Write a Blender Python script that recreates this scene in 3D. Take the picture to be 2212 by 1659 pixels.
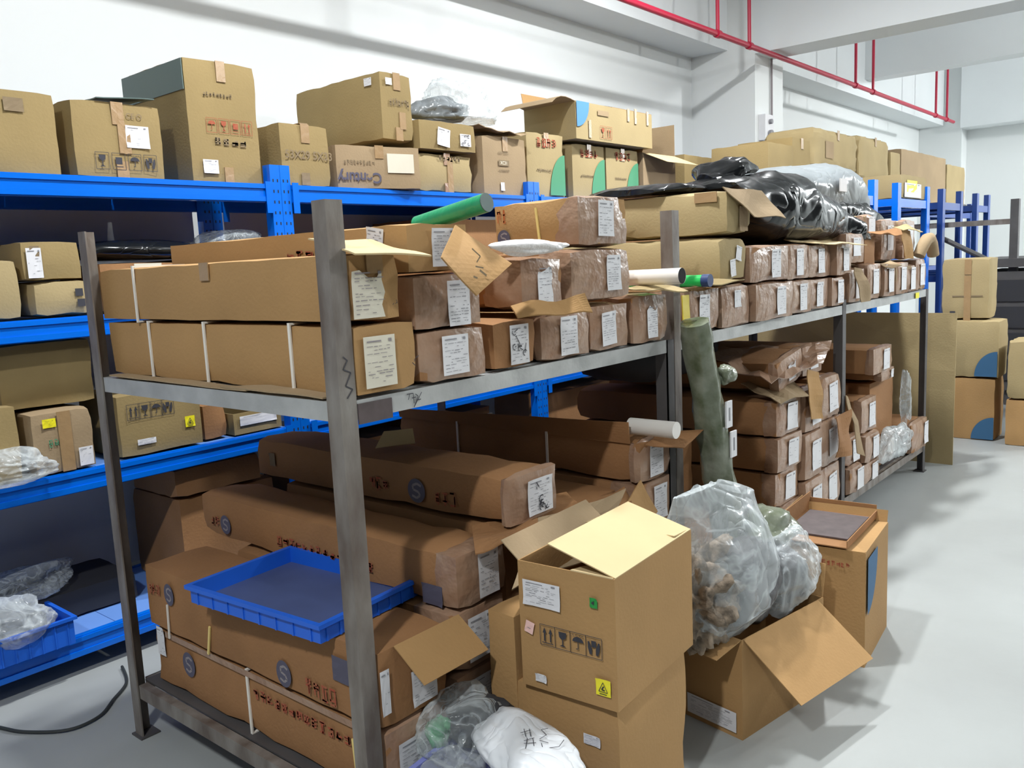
import bpy, bmesh, math, random
from mathutils import Vector, Matrix, noise

for o in list(bpy.data.objects):
    bpy.data.objects.remove(o)
SC = bpy.context.scene
COL = SC.collection
PI = math.pi
R = math.radians

# ------------------------------------------------------------------ camera, world, lights, exposure
# rack line runs along +X (front at Y=0), wall at Y=3, Z up, metres
cam_d = bpy.data.cameras.new('camera')
cam = bpy.data.objects.new('camera', cam_d)
COL.objects.link(cam)
yaw, pitch, roll = 0.7049, 0.1412, -0.0473
fw = Vector((math.cos(pitch)*math.cos(yaw), math.cos(pitch)*math.sin(yaw), -math.sin(pitch)))
rt = fw.cross(Vector((0, 0, 1))).normalized()
up = rt.cross(fw)
rt2 = rt*math.cos(roll)+up*math.sin(roll)
up2 = -rt*math.sin(roll)+up*math.cos(roll)
m = Matrix((rt2, up2, -fw)).transposed().to_4x4()
m.translation = Vector((-1.2441, -1.5909, 1.58))
cam.matrix_world = m
cam_d.sensor_width = 36
cam_d.lens = 1841.6/2212*36
cam_d.clip_end = 100
SC.camera = cam

SC.view_settings.view_transform = 'Standard'
SC.view_settings.look = 'None'
SC.view_settings.exposure = -0.08
SC.view_settings.gamma = 1
SC.view_settings.use_curve_mapping = False

world = bpy.data.worlds.new('world')
SC.world = world
world.use_nodes = True
world.node_tree.nodes['Background'].inputs[0].default_value = (0.86, 0.93, 1.0, 1)
world.node_tree.nodes['Background'].inputs[1].default_value = 0.02


def lamp(x, y, z, w, sx=0.5, sy=0.3, col=(0.97, 0.99, 1.0)):
    d = bpy.data.lights.new('ceiling_lamp', 'AREA')
    d.shape = 'RECTANGLE'
    d.size, d.size_y = sx, sy
    d.energy = w
    d.color = col
    o = bpy.data.objects.new('ceiling_lamp', d)
    o.location = (x, y, z)
    COL.objects.link(o)


for lx, ly, w in ((-2.8, -1.3, 180), (0.8, 0.5, 135), (4.2, 0.5, 195)):
    lamp(lx, ly, 4.3, w, .35, .15)
for lx, w in ((-4.0, 30), (0.5, 55), (5.0, 290), (9.5, 620), (14.0, 950)):
    d = bpy.data.lights.new('aisle_lamp', 'POINT')
    d.energy = w
    d.shadow_soft_size = .15
    d.color = (0.97, 0.99, 1.0)
    o = bpy.data.objects.new('aisle_lamp', d)
    o.location = (lx, -4.6, 4.25)
    COL.objects.link(o)

# ------------------------------------------------------------------ materials
MAT = {}


def nmat(name, col, rough=0.7, metal=0.0, var=0.0, vscale=6.0, bump=0.0, bscale=60.0, col2=None, spec=None, coat=0.0, stretch=None):
    if name in MAT:
        return MAT[name]
    mt = bpy.data.materials.new(name)
    mt.use_nodes = True
    nt = mt.node_tree
    b = nt.nodes['Principled BSDF']
    b.inputs['Base Color'].default_value = (*col, 1)
    b.inputs['Roughness'].default_value = rough
    b.inputs['Metallic'].default_value = metal
    if spec is not None:
        b.inputs['Specular IOR Level'].default_value = spec
    if coat:
        b.inputs['Coat Weight'].default_value = coat
        b.inputs['Coat Roughness'].default_value = 0.15
    tc = nt.nodes.new('ShaderNodeTexCoord')
    mp = nt.nodes.new('ShaderNodeMapping')
    nt.links.new(tc.outputs['Object'], mp.inputs['Vector'])
    if stretch:
        mp.inputs['Scale'].default_value = stretch
    if var > 0:
        oi = nt.nodes.new('ShaderNodeObjectInfo')
        ns = nt.nodes.new('ShaderNodeTexNoise')
        ns.noise_dimensions = '4D'
        ns.inputs['Scale'].default_value = vscale
        ns.inputs['Detail'].default_value = 5
        nt.links.new(mp.outputs['Vector'], ns.inputs['Vector'])
        ml = nt.nodes.new('ShaderNodeMath')
        ml.operation = 'MULTIPLY'
        ml.inputs[1].default_value = 31.0
        nt.links.new(oi.outputs['Random'], ml.inputs[0])
        nt.links.new(ml.outputs[0], ns.inputs['W'])
        rp = nt.nodes.new('ShaderNodeValToRGB')
        rp.color_ramp.elements[0].position = 0.35
        rp.color_ramp.elements[1].position = 0.68
        c2 = col2 or tuple(c*(1-var) for c in col)
        rp.color_ramp.elements[0].color = (*c2, 1)
        rp.color_ramp.elements[1].color = (*col, 1)
        nt.links.new(ns.outputs['Fac'], rp.inputs['Fac'])
        nt.links.new(rp.outputs['Color'], b.inputs['Base Color'])
    if bump > 0:
        n2 = nt.nodes.new('ShaderNodeTexNoise')
        n2.inputs['Scale'].default_value = bscale
        n2.inputs['Detail'].default_value = 3
        nt.links.new(mp.outputs['Vector'], n2.inputs['Vector'])
        bp = nt.nodes.new('ShaderNodeBump')
        bp.inputs['Strength'].default_value = bump
        bp.inputs['Distance'].default_value = 0.01
        nt.links.new(n2.outputs['Fac'], bp.inputs['Height'])
        nt.links.new(bp.outputs['Normal'], b.inputs['Normal'])
    MAT[name] = mt
    return mt


def film(name, tint, fac, rough=0.14, bump=0.8, bscale=9):
    """thin plastic film: part clear, part milky gloss"""
    mt = bpy.data.materials.new(name)
    mt.use_nodes = True
    nt = mt.node_tree
    b = nt.nodes['Principled BSDF']
    b.inputs['Base Color'].default_value = (*tint, 1)
    b.inputs['Roughness'].default_value = rough
    out = nt.nodes['Material Output']
    tr = nt.nodes.new('ShaderNodeBsdfTransparent')
    mx = nt.nodes.new('ShaderNodeMixShader')
    lw = nt.nodes.new('ShaderNodeLayerWeight')
    lw.inputs['Blend'].default_value = 0.35
    ma = nt.nodes.new('ShaderNodeMath')
    ma.operation = 'MULTIPLY_ADD'
    ma.use_clamp = True
    ma.inputs[1].default_value = 0.45
    ma.inputs[2].default_value = fac
    nt.links.new(lw.outputs['Facing'], ma.inputs[0])
    tc0 = nt.nodes.new('ShaderNodeTexCoord')
    nz = nt.nodes.new('ShaderNodeTexNoise')
    nz.inputs['Scale'].default_value = bscale*.9
    nz.inputs['Detail'].default_value = 3
    nz.inputs['Distortion'].default_value = 1.6
    nt.links.new(tc0.outputs['Object'], nz.inputs['Vector'])
    r0 = nt.nodes.new('ShaderNodeValToRGB')
    r0.color_ramp.elements[0].position = .44
    r0.color_ramp.elements[0].color = (0, 0, 0, 1)
    r0.color_ramp.elements[1].position = .56
    r0.color_ramp.elements[1].color = (0, 0, 0, 1)
    e = r0.color_ramp.elements.new(.5)
    e.color = (.22, .22, .22, 1)
    nt.links.new(nz.outputs['Fac'], r0.inputs['Fac'])
    ad = nt.nodes.new('ShaderNodeMath')
    ad.operation = 'ADD'
    ad.use_clamp = True
    nt.links.new(ma.outputs[0], ad.inputs[0])
    nt.links.new(r0.outputs['Color'], ad.inputs[1])
    nt.links.new(ad.outputs[0], mx.inputs['Fac'])
    nt.links.new(tr.outputs[0], mx.inputs[1])
    nt.links.new(b.outputs[0], mx.inputs[2])
    nt.links.new(mx.outputs[0], out.inputs['Surface'])
    tc = nt.nodes.new('ShaderNodeTexCoord')
    n2 = nt.nodes.new('ShaderNodeTexNoise')
    n2.inputs['Scale'].default_value = bscale
    n2.inputs['Detail'].default_value = 2
    n2.inputs['Distortion'].default_value = 1.0
    nt.links.new(tc.outputs['Object'], n2.inputs['Vector'])
    crease(nt, n2, b, bump)
    MAT[name] = mt
    return mt


def crease(nt, n2, b, strength):
    # sharp crease lines where the noise crosses its middle
    s1 = nt.nodes.new('ShaderNodeMath')
    s1.operation = 'SUBTRACT'
    s1.inputs[1].default_value = 0.5
    s2 = nt.nodes.new('ShaderNodeMath')
    s2.operation = 'ABSOLUTE'
    s3 = nt.nodes.new('ShaderNodeMath')
    s3.operation = 'POWER'
    s3.inputs[1].default_value = 0.6
    nt.links.new(n2.outputs['Fac'], s1.inputs[0])
    nt.links.new(s1.outputs[0], s2.inputs[0])
    nt.links.new(s2.outputs[0], s3.inputs[0])
    bp = nt.nodes.new('ShaderNodeBump')
    bp.inputs['Strength'].default_value = strength
    bp.inputs['Distance'].default_value = 0.025
    nt.links.new(s3.outputs[0], bp.inputs['Height'])
    nt.links.new(bp.outputs['Normal'], b.inputs['Normal'])


def gloss(name, col, rough, strength=.6, scale=5):
    mt = bpy.data.materials.new(name)
    mt.use_nodes = True
    nt = mt.node_tree
    b = nt.nodes['Principled BSDF']
    b.inputs['Base Color'].default_value = (*col, 1)
    b.inputs['Roughness'].default_value = rough
    tc = nt.nodes.new('ShaderNodeTexCoord')
    n2 = nt.nodes.new('ShaderNodeTexNoise')
    n2.inputs['Scale'].default_value = scale
    n2.inputs['Detail'].default_value = 2
    n2.inputs['Distortion'].default_value = .8
    nt.links.new(tc.outputs['Object'], n2.inputs['Vector'])
    crease(nt, n2, b, strength)
    MAT[name] = mt


nmat('kraft_tan', (0.32, 0.235, 0.105), 0.85, var=0.14, vscale=3, bump=0.12, bscale=90, spec=.25)
nmat('kraft', (0.44, 0.262, 0.110), 0.85, spec=.25, var=0.14, vscale=3, bump=0.12, bscale=90)
nmat('kraft_pale', (0.40, 0.31, 0.16), 0.85, spec=.25, var=0.12, vscale=3, bump=0.12, bscale=90)
nmat('kraft_grey', (0.37, 0.27, 0.16), 0.85, spec=.25, var=0.16, vscale=3, bump=0.12, bscale=90)
nmat('kraft_brown', (0.345, 0.175, 0.075), 0.8, spec=.25, var=0.2, vscale=4, bump=0.15, bscale=80)
nmat('kraft_inner', (0.60, 0.46, 0.25), 0.85, var=0.08, vscale=5)
nmat('tape_brown', (0.29, 0.165, 0.10), 0.27, var=0.35, vscale=11, bump=1.0, bscale=16, col2=(0.38, 0.25, 0.17))
nmat('tape_clear', (0.37, 0.24, 0.12), 0.28, var=0.1, vscale=12, bump=0.2, bscale=30)
nmat('paper', (0.74, 0.74, 0.76), 0.6, var=0.06, vscale=8)
nmat('paper_cream', (0.70, 0.66, 0.54), 0.65, var=0.06, vscale=8)
nmat('ink', (0.035, 0.035, 0.045), 0.7)
nmat('ink_grey', (0.25, 0.25, 0.27), 0.7)
nmat('ink_soft', (0.22, 0.16, 0.09), 0.75)
nmat('ink_red', (0.36, 0.07, 0.04), 0.8, var=0.3, vscale=60, col2=(0.36, 0.13, 0.07), spec=.2)
nmat('ink_orange', (0.50, 0.14, 0.04), 0.75)
nmat('ink_navy', (0.085, 0.08, 0.12), 0.7)
nmat('ink_pale', (0.27, 0.24, 0.25), 0.7)
nmat('ink_green', (0.03, 0.33, 0.10), 0.6)
nmat('arc_green', (0.07, 0.27, 0.14), 0.7)
nmat('arc_blue', (0.035, 0.12, 0.24), 0.7)
nmat('arc_blue_light', (0.08, 0.24, 0.55), 0.7)
nmat('sticker_yellow', (0.85, 0.76, 0.02), 0.5)
nmat('sticker_pink', (0.80, 0.52, 0.47), 0.6)
nmat('sticker_green', (0.02, 0.28, 0.05), 0.6)
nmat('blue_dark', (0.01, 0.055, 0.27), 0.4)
nmat('blue_steel', (0.0, 0.15, 0.74), 0.22, var=0.06, vscale=5, spec=0.5)
nmat('blue_deck', (0.16, 0.33, 0.78), 0.45, var=0.1, vscale=3)
nmat('blue_plastic', (0.012, 0.13, 0.70), 0.42, var=0.12, vscale=5)
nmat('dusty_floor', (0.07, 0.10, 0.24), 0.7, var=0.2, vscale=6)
nmat('grey_steel', (0.27, 0.25, 0.225), 0.5, metal=0.2, var=0.5, vscale=13, bump=0.2, bscale=40, col2=(0.12, 0.092, 0.075), stretch=(1, 1, 0.35))
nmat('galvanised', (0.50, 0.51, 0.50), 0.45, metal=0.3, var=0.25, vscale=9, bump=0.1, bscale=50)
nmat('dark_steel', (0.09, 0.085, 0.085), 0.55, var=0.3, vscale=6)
nmat('weld', (0.10, 0.075, 0.075), 0.6, var=0.3, vscale=25)
nmat('strap', (0.80, 0.76, 0.68), 0.5)
nmat('strap_yellow', (0.80, 0.62, 0.22), 0.5)
nmat('white_wall', (0.75, 0.775, 0.77), 0.85, var=0.03, vscale=0.7, bump=0.05, bscale=20)
nmat('white_beam', (0.76, 0.79, 0.80), 0.85, var=0.05, vscale=1.0, bump=0.05, bscale=20)
nmat('floor_paint', (0.365, 0.385, 0.378), 0.5, var=0.10, vscale=1.3, bump=0.08, bscale=14, col2=(0.31, 0.325, 0.318))
nmat('red_pipe', (0.42, 0.008, 0.04), 0.4)
nmat('green_sleeve', (0.015, 0.30, 0.13), 0.3, var=0.2, vscale=12, bump=0.4, bscale=25)
nmat('green_bright', (0.02, 0.50, 0.10), 0.35)
nmat('navy_cap', (0.02, 0.045, 0.14), 0.5)
nmat('cap_grey', (0.10, 0.15, 0.14), 0.5)
nmat('white_tube', (0.76, 0.73, 0.68), 0.35, bump=0.1, bscale=20)
nmat('hollow', (0.01, 0.01, 0.012), 0.9)
nmat('white_foam', (0.85, 0.83, 0.82), 0.7, bump=0.5, bscale=60)
nmat('yellow_tape', (0.75, 0.58, 0.03), 0.35)
gloss('black_film', (0.008, 0.009, 0.010), 0.2)
gloss('grey_film', (0.20, 0.22, 0.23), 0.28)
nmat('dark_cloth', (0.03, 0.03, 0.035), 0.8)
nmat('grey_board', (0.66, 0.67, 0.66), 0.85)
nmat('olive_wrap', (0.25, 0.27, 0.21), 0.22, var=0.5, vscale=11, bump=1.0, bscale=12, col2=(0.09, 0.11, 0.06))
gloss('white_bag', (0.64, 0.67, 0.70), 0.3, .5, 8)
nmat('scrap_brown', (0.36, 0.28, 0.20), 0.8, var=0.75, vscale=26, bump=1.0, bscale=35)
nmat('scrap_grey', (0.14, 0.14, 0.145), 0.7, var=0.5, vscale=14, bump=0.6, bscale=25)
nmat('green_net', (0.12, 0.42, 0.20), 0.4, var=0.4, vscale=20, bump=0.6, bscale=30)
nmat('rubber', (0.03, 0.035, 0.035), 0.6)
nmat('crayon', (0.05, 0.05, 0.06), 0.8)
nmat('lilac_plastic', (0.22, 0.25, 0.60), 0.4)
film('clear_film', (0.75, 0.82, 0.84), 0.12)
film('milky_film', (0.76, 0.82, 0.84), 0.17, 0.18, .7, 5)


# ------------------------------------------------------------------ mesh helpers
class MB:
    def __init__(self):
        self.v = []
        self.f = []

    def box(self, a, b, M=None):
        x0, y0, z0 = a
        x1, y1, z1 = b
        n = len(self.v)
        P = [(x0, y0, z0), (x1, y0, z0), (x1, y1, z0), (x0, y1, z0), (x0, y0, z1), (x1, y0, z1), (x1, y1, z1), (x0, y1, z1)]
        if M is not None:
            P = [tuple(M @ Vector(p)) for p in P]
        self.v += P
        self.f += [tuple(n+i for i in q) for q in ((0, 3, 2, 1), (4, 5, 6, 7), (0, 1, 5, 4), (1, 2, 6, 5), (2, 3, 7, 6), (3, 0, 4, 7))]
        return self

    def poly(self, pts):
        n = len(self.v)
        self.v += [tuple(p) for p in pts]
        self.f.append(tuple(range(n, n+len(pts))))
        return self

    def tube(self, pts, r, seg=10, caps=True, r1=None):
        pts = [Vector(p) for p in pts]
        n0 = len(self.v)
        N = len(pts)
        for i, p in enumerate(pts):
            t = (pts[min(i+1, N-1)]-pts[max(i-1, 0)]).normalized()
            a = Vector((0, 0, 1)) if abs(t.z) < 0.9 else Vector((1, 0, 0))
            u = t.cross(a).normalized()
            w = t.cross(u)
            rr = r if r1 is None else r+(r1-r)*i/(N-1)
            for k in range(seg):
                an = 2*PI*k/seg
                self.v.append(tuple(p+u*math.cos(an)*rr+w*math.sin(an)*rr))
        for i in range(N-1):
            for k in range(seg):
                a = n0+i*seg+k
                b = n0+i*seg+(k+1) % seg
                self.f.append((a, a+seg, b+seg, b))
        if caps:
            self.f.append(tuple(n0+k for k in range(seg)))
            self.f.append(tuple(n0+(N-1)*seg+k for k in reversed(range(seg))))
        return self


def link(name, mb, mat, parent=None, M=None, smooth=False):
    me = bpy.data.meshes.new(name)
    me.from_pydata(mb.v, [], mb.f)
    if smooth:
        me.polygons.foreach_set('use_smooth', [True]*len(me.polygons))
        me.set_sharp_from_angle(angle=R(40))
    me.materials.append(MAT[mat])
    o = bpy.data.objects.new(name, me)
    COL.objects.link(o)
    if parent is not None:
        o.parent = parent
    if M is not None:
        o.matrix_local = M
    return o


def tag(o, label, cat, group=None, kind=None):
    o['label'] = label
    o['category'] = cat
    if group:
        o['group'] = group
    if kind:
        o['kind'] = kind
    return o


def thing(name, label, cat, loc=(0, 0, 0), rz=0, group=None, rx=0, ry=0):
    o = bpy.data.objects.new(name, None)
    o.empty_display_size = 0.1
    COL.objects.link(o)
    o.location = loc
    o.rotation_euler = (R(rx), R(ry), R(rz))
    return tag(o, label, cat, group)


def struct(name, mb, mat, smooth=False):
    o = link(name, mb, mat, smooth=smooth)
    o['kind'] = 'structure'
    return o


# face frames of a box of size d; u from the viewer's left, v up
def face_mat(face, d, off):
    w, dp, h = d
    if face == 'F':
        X, Y, Z, O = (1, 0, 0), (0, 0, 1), (0, -1, 0), (0, -off, 0)
        s = (w, h)
    elif face == 'L':
        X, Y, Z, O = (0, -1, 0), (0, 0, 1), (-1, 0, 0), (-off, dp, 0)
        s = (dp, h)
    elif face == 'R':
        X, Y, Z, O = (0, 1, 0), (0, 0, 1), (1, 0, 0), (w+off, 0, 0)
        s = (dp, h)
    elif face == 'T':
        X, Y, Z, O = (1, 0, 0), (0, 1, 0), (0, 0, 1), (0, 0, h+off)
        s = (w, dp)
    M = Matrix((Vector(X), Vector(Y), Vector(Z))).transposed().to_4x4()
    M.translation = Vector(O)
    return M, s


def flat(name, polys, mat, parent, M, z=0.0):
    mb = MB()
    for p in polys:
        mb.poly([(q[0], q[1], z) for q in p])
    return link(name, mb, mat, parent, M)


def rect(cx, cy, w, h, a=0):
    c, s = math.cos(a), math.sin(a)
    return [(cx+x*c-y*s, cy+x*s+y*c) for x, y in ((-w/2, -h/2), (w/2, -h/2), (w/2, h/2), (-w/2, h/2))]


def stroke(a, b, t):
    dx, dy = b[0]-a[0], b[1]-a[1]
    L = math.hypot(dx, dy) or 1e-6
    nx, ny = -dy/L*t/2, dx/L*t/2
    return [(a[0]+nx, a[1]+ny), (a[0]-nx, a[1]-ny), (b[0]-nx, b[1]-ny), (b[0]+nx, b[1]+ny)]


def disc(cx, cy, r, n=20, a0=0, a1=2*PI, ry=None):
    ry = ry or r
    return [(cx+r*math.cos(a0+(a1-a0)*i/n), cy+ry*math.sin(a0+(a1-a0)*i/n)) for i in range(n+(0 if abs(a1-a0-2*PI) < 1e-3 else 1))]


def glyphs(n, gw, gh, rnd, t=None, gap=1.15):
    """a row of blurred block characters, each a few strokes"""
    out = []
    t = t or gw*0.20
    x = -(n*gw*gap)/2+gw*gap/2
    for i in range(n):
        for k in range(3):
            y = rnd.uniform(-.45, .45)*gh
            out.append(stroke((x-gw*.42, y), (x+gw*rnd.uniform(.1, .42), y), t))
        for k in range(2):
            xx = x+rnd.uniform(-.4, .4)*gw
            out.append(stroke((xx, -gh*rnd.uniform(.2, .48)), (xx, gh*rnd.uniform(.2, .48)), t))
        x += gw*gap
    return out


def text_polys(s, size, bold=0.0):
    c = bpy.data.curves.new('lettering', 'FONT')
    c.body = s
    c.size = size
    c.align_x = 'CENTER'
    c.align_y = 'CENTER'
    c.offset = bold
    o = bpy.data.objects.new('lettering', c)
    COL.objects.link(o)
    dg = bpy.context.evaluated_depsgraph_get()
    me = bpy.data.meshes.new_from_object(o.evaluated_get(dg))
    P = [[(me.vertices[i].co.x, me.vertices[i].co.y) for i in p.vertices] for p in me.polygons]
    bpy.data.objects.remove(o)
    bpy.data.curves.remove(c)
    bpy.data.meshes.remove(me)
    return P


TXT = {}


def label_print(w, h, rnd, dense=1.0, seedless=False):
    """lines of small print, a header rule and a code square's outline strokes"""
    P = []
    y = h*0.40
    P.append(rect(-w*0.18, y, w*0.45, h*0.028))
    P.append(rect(w*0.33, y, w*0.10, h*0.06))
    y -= h*0.10
    while y > -h*0.42:
        x = -w*0.42
        while x < w*0.38:
            L = rnd.uniform(.05, .22)*w
            if rnd.random() < 0.62*dense and x+L < w*.44:
                P.append(rect(x+L/2, y+rnd.uniform(-.006, .006)*h, L, h*rnd.uniform(.008, .018)))
            x += L+w*0.04
        y -= h*rnd.uniform(.055, .10)
    return P


def icons(kind, s):
    P = []
    t = s*0.035
    fr = [stroke((-s/2, -s*.6), (s/2, -s*.6), t), stroke((-s/2, s*.6), (s/2, s*.6), t), stroke((-s/2, -s*.6), (-s/2, s*.6), t), stroke((s/2, -s*.6), (s/2, s*.6), t)]
    P += fr
    if kind == 'up':
        for x in (-s*.2, s*.2):
            P.append([(x-s*.13, s*.12), (x+s*.13, s*.12), (x, s*.45)])
            P.append(rect(x, -s*.12, s*.1, s*.48))
        P.append(rect(0, -s*.45, s*.75, s*.05))
    elif kind == 'glass':
        P.append([(-s*.26, s*.42), (-s*.22, s*.1), (0, -s*.05), (s*.22, s*.1), (s*.26, s*.42)])
        P.append(rect(0, -s*.2, s*.07, s*.3))
        P.append([(-s*.22, -s*.42), (s*.22, -s*.42), (0, -s*.3)])
    elif kind == 'umbrella':
        P.append(disc(0, s*.08, s*.36, 10, 0, PI, s*.3))
        P.append(rect(0, -s*.12, s*.05, s*.4))
        P.append(rect(-s*.06, -s*.33, s*.15, s*.05))
        for x in (-.3, -.1, .15, .3):
            P.append(stroke((x*s, s*.5), (x*s-s*.03, s*.43), t))
    elif kind == 'hands':
        P.append([(-s*.38, s*.3), (-s*.28, s*.32), (-s*.12, -s*.1), (-s*.12, -s*.42), (-s*.28, -s*.42), (-s*.38, -s*.05)])
        P.append([(s*.38, s*.3), (s*.38, -s*.05), (s*.28, -s*.42), (s*.12, -s*.42), (s*.12, -s*.1), (s*.28, s*.32)])
        P.append(rect(0, s*.2, s*.3, s*.36))
    elif kind == 'box':
        P.append(rect(0, s*.05, s*.5, s*.5))
        P.append(rect(0, -s*.38, s*.6, s*.05))
    return P


def shift(P, dx, dy):
    return [[(x+dx, y+dy) for x, y in p] for p in P]


def decal(parent, d, spec, rnd, off=0.004):
    """spec: (kind, face, u, v, w, h, options)"""
    kind, face, u, v, w, h = spec[:6]
    op = spec[6] if len(spec) > 6 else {}
    F, s = face_mat(face, d, off)
    M = F @ Matrix.Translation((u*s[0], v*s[1], 0)) @ Matrix.Rotation(R(op.get('rot', 0)), 4, 'Z')
    if kind in ('label', 'cream', 'yellow', 'pink', 'green', 'navy', 'soft', 'card', 'dusty'):
        mt = dict(label='paper', cream='paper_cream', yellow='sticker_yellow', pink='sticker_pink', green='sticker_green', navy='ink_navy', soft='ink_soft', card='kraft_inner', dusty='kraft_grey')[kind]
        nm = dict(label='paper_label', cream='paper_label', yellow='yellow_sticker', pink='pink_sticker', green='green_sticker', navy='printed_square', soft='printed_patch', card='cardboard_patch', dusty='tape_patch')[kind]
        mb = MB()
        # a slightly curled sheet: 4x4 grid with thickness
        n = 4
        torn = op.get('torn')
        top = []
        for j in range(n+1):
            for i in range(n+1):
                x = -w/2+w*i/n
                y = -h/2+h*j/n
                if torn and j == n:
                    y -= h*rnd.uniform(0, torn)
                if torn and i == n:
                    x -= w*rnd.uniform(0, torn)*.5
                zz = rnd.uniform(0, .0012)+(0.003 if (i in (0, n) and j in (0, n) and rnd.random() < .3) else 0)
                mb.v.append((x, y, zz))
        for j in range(n):
            for i in range(n):
                a = j*(n+1)+i
                mb.f.append((a, a+1, a+n+2, a+n+1))
        lo = link(nm, mb, mt, parent, M)
        if kind == 'navy':
            lo['label'] = 'dark printed square'
        if kind == 'yellow':
            P = [[(-w*.3, -h*.25), (w*.3, -h*.25), (0, h*.32)]] if op.get('esd') else label_print(w*.8, h*.7, rnd, .6)
            if op.get('esd'):
                P = [stroke((-w*.3, -h*.25), (w*.3, -h*.25), w*.04), stroke((-w*.3, -h*.25), (0, h*.32), w*.04), stroke((w*.3, -h*.25), (0, h*.32), w*.04),
                     stroke((-w*.1, -h*.12), (w*.05, h*.1), w*.09), stroke((-w*.1, -h*.12), (w*.12, -h*.14), w*.09), rect(0, -h*.38, w*.5, h*.05)]
            if not op.get('plain'):
                flat('print', P, 'ink', lo, Matrix.Identity(4), .002)
        if kind in ('label', 'cream'):
            flat('print', label_print(w, h, rnd, op.get('dense', 1.0)), 'ink_grey' if kind == 'label' else 'ink_pale', lo, Matrix.Identity(4), .0022)
            if op.get('pen'):
                P = []
                for k in range(5):
                    a = (rnd.uniform(-.3, .3)*w, rnd.uniform(-.35, .35)*h)
                    c = disc(a[0], a[1], w*.1, 8, rnd.uniform(0, 3), rnd.uniform(3.5, 6))
                    for q in range(len(c)-1):
                        P.append(stroke(c[q], c[q+1], w*.03))
                    P.append(stroke(a, (a[0]+rnd.uniform(-.25, .25)*w, a[1]+rnd.uniform(-.25, .25)*h), w*.03))
                q = flat('pen_marks', P, 'ink', lo, Matrix.Identity(4), .003)
        if kind == 'green':
            flat('print', [[(-w*.3, 0), (w*.1, h*.25), (w*.1, -h*.2)]], 'ink', lo, Matrix.Identity(4), .002)
        if kind == 'pink':
            flat('print', [rect(0, -h*.05, w*.4, h*.04)], 'ink_grey', lo, Matrix.Identity(4), .002)
        return lo
    if kind == 'tape':
        mb = MB().box((-w/2, -h/2, -.003), (w/2, h/2, .0006))
        return link('packing_tape', mb, op.get('mat', 'tape_clear'), parent, M)
    if kind == 'strap':
        mb = MB().box((-w/2, -h/2, -.003), (w/2, h/2, .0016))
        return link('strap', mb, op.get('mat', 'strap'), parent, M)
    if kind == 'text':
        return flat('lettering', text_polys(op['s'], h, op.get('bold', h*.012)), op.get('mat', 'ink'), parent, M, .0006)
    if kind == 'glyphs':
        return flat('printed_characters', glyphs(op.get('n', 4), w/op.get('n', 4)/1.15, h, rnd), op.get('mat', 'ink_red'), parent, M, .0006)
    if kind == 'band':
        P = [rect(0, 0, w, h)]
        o = flat('printed_band', P, op.get('mat', 'ink_red'), parent, M, .0005)
        return o
    if kind == 'icons':
        ks = op.get('k', ['glass', 'box', 'umbrella', 'hands'])
        P = []
        n = len(ks)
        for i, k in enumerate(ks):
            P += shift(icons(k, h), (i-(n-1)/2)*w/n, 0)
        return flat('handling_symbols', P, op.get('mat', 'ink_soft'), parent, M, .0006)
    if kind == 'arc':   # quarter disc, corner at lower right (or other corner)
        q = op.get('q', 'br')
        r = w
        if q == 'br':
            p = [(r/2, -h/2)]+disc(r/2, -h/2, r, 12, PI/2, PI, h)
        elif q == 'tr':
            p = [(r/2, h/2)]+disc(r/2, h/2, r, 12, PI, 1.5*PI, h)
        elif q == 'tl':
            p = [(-r/2, h/2)]+disc(-r/2, h/2, r, 12, 1.5*PI, 2*PI, h)
        else:
            p = [(-r/2, -h/2)]+disc(-r/2, -h/2, r, 12, 0, PI/2, h)
        return flat('printed_arc', [p], op.get('mat', 'arc_green'), parent, M, .0006)
    if kind == 'logo':
        mt = op.get('mat', 'ink_navy')
        lo = flat('round_emblem', [disc(0, 0, w/2, 24, ry=h/2)], mt, parent, M, .0006)
        P = []
        pts = [(.28, .22), (.05, .30), (-.2, .2), (-.18, .04), (.12, -.04), (.2, -.18), (.0, -.3), (-.26, -.22)]
        for i in range(len(pts)-1):
            P.append(stroke((pts[i][0]*w, pts[i][1]*h), (pts[i+1][0]*w, pts[i+1][1]*h), w*.10))
        flat('emblem_mark', P, op.get('mat2', 'ink_pale'), lo, Matrix.Identity(4), .0008)
        return lo
    if kind == 'pen':
        P = []
        for k in range(op.get('n', 5)):
            a = (rnd.uniform(-.4, .4)*w, rnd.uniform(-.4, .4)*h)
            b = (a[0]+rnd.uniform(-.4, .4)*w, a[1]+rnd.uniform(-.4, .4)*h)
            P.append(stroke(a, b, min(w, h)*.07))
        return flat('pen_marks', P, op.get('mat', 'ink'), parent, M, .0008)


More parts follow.
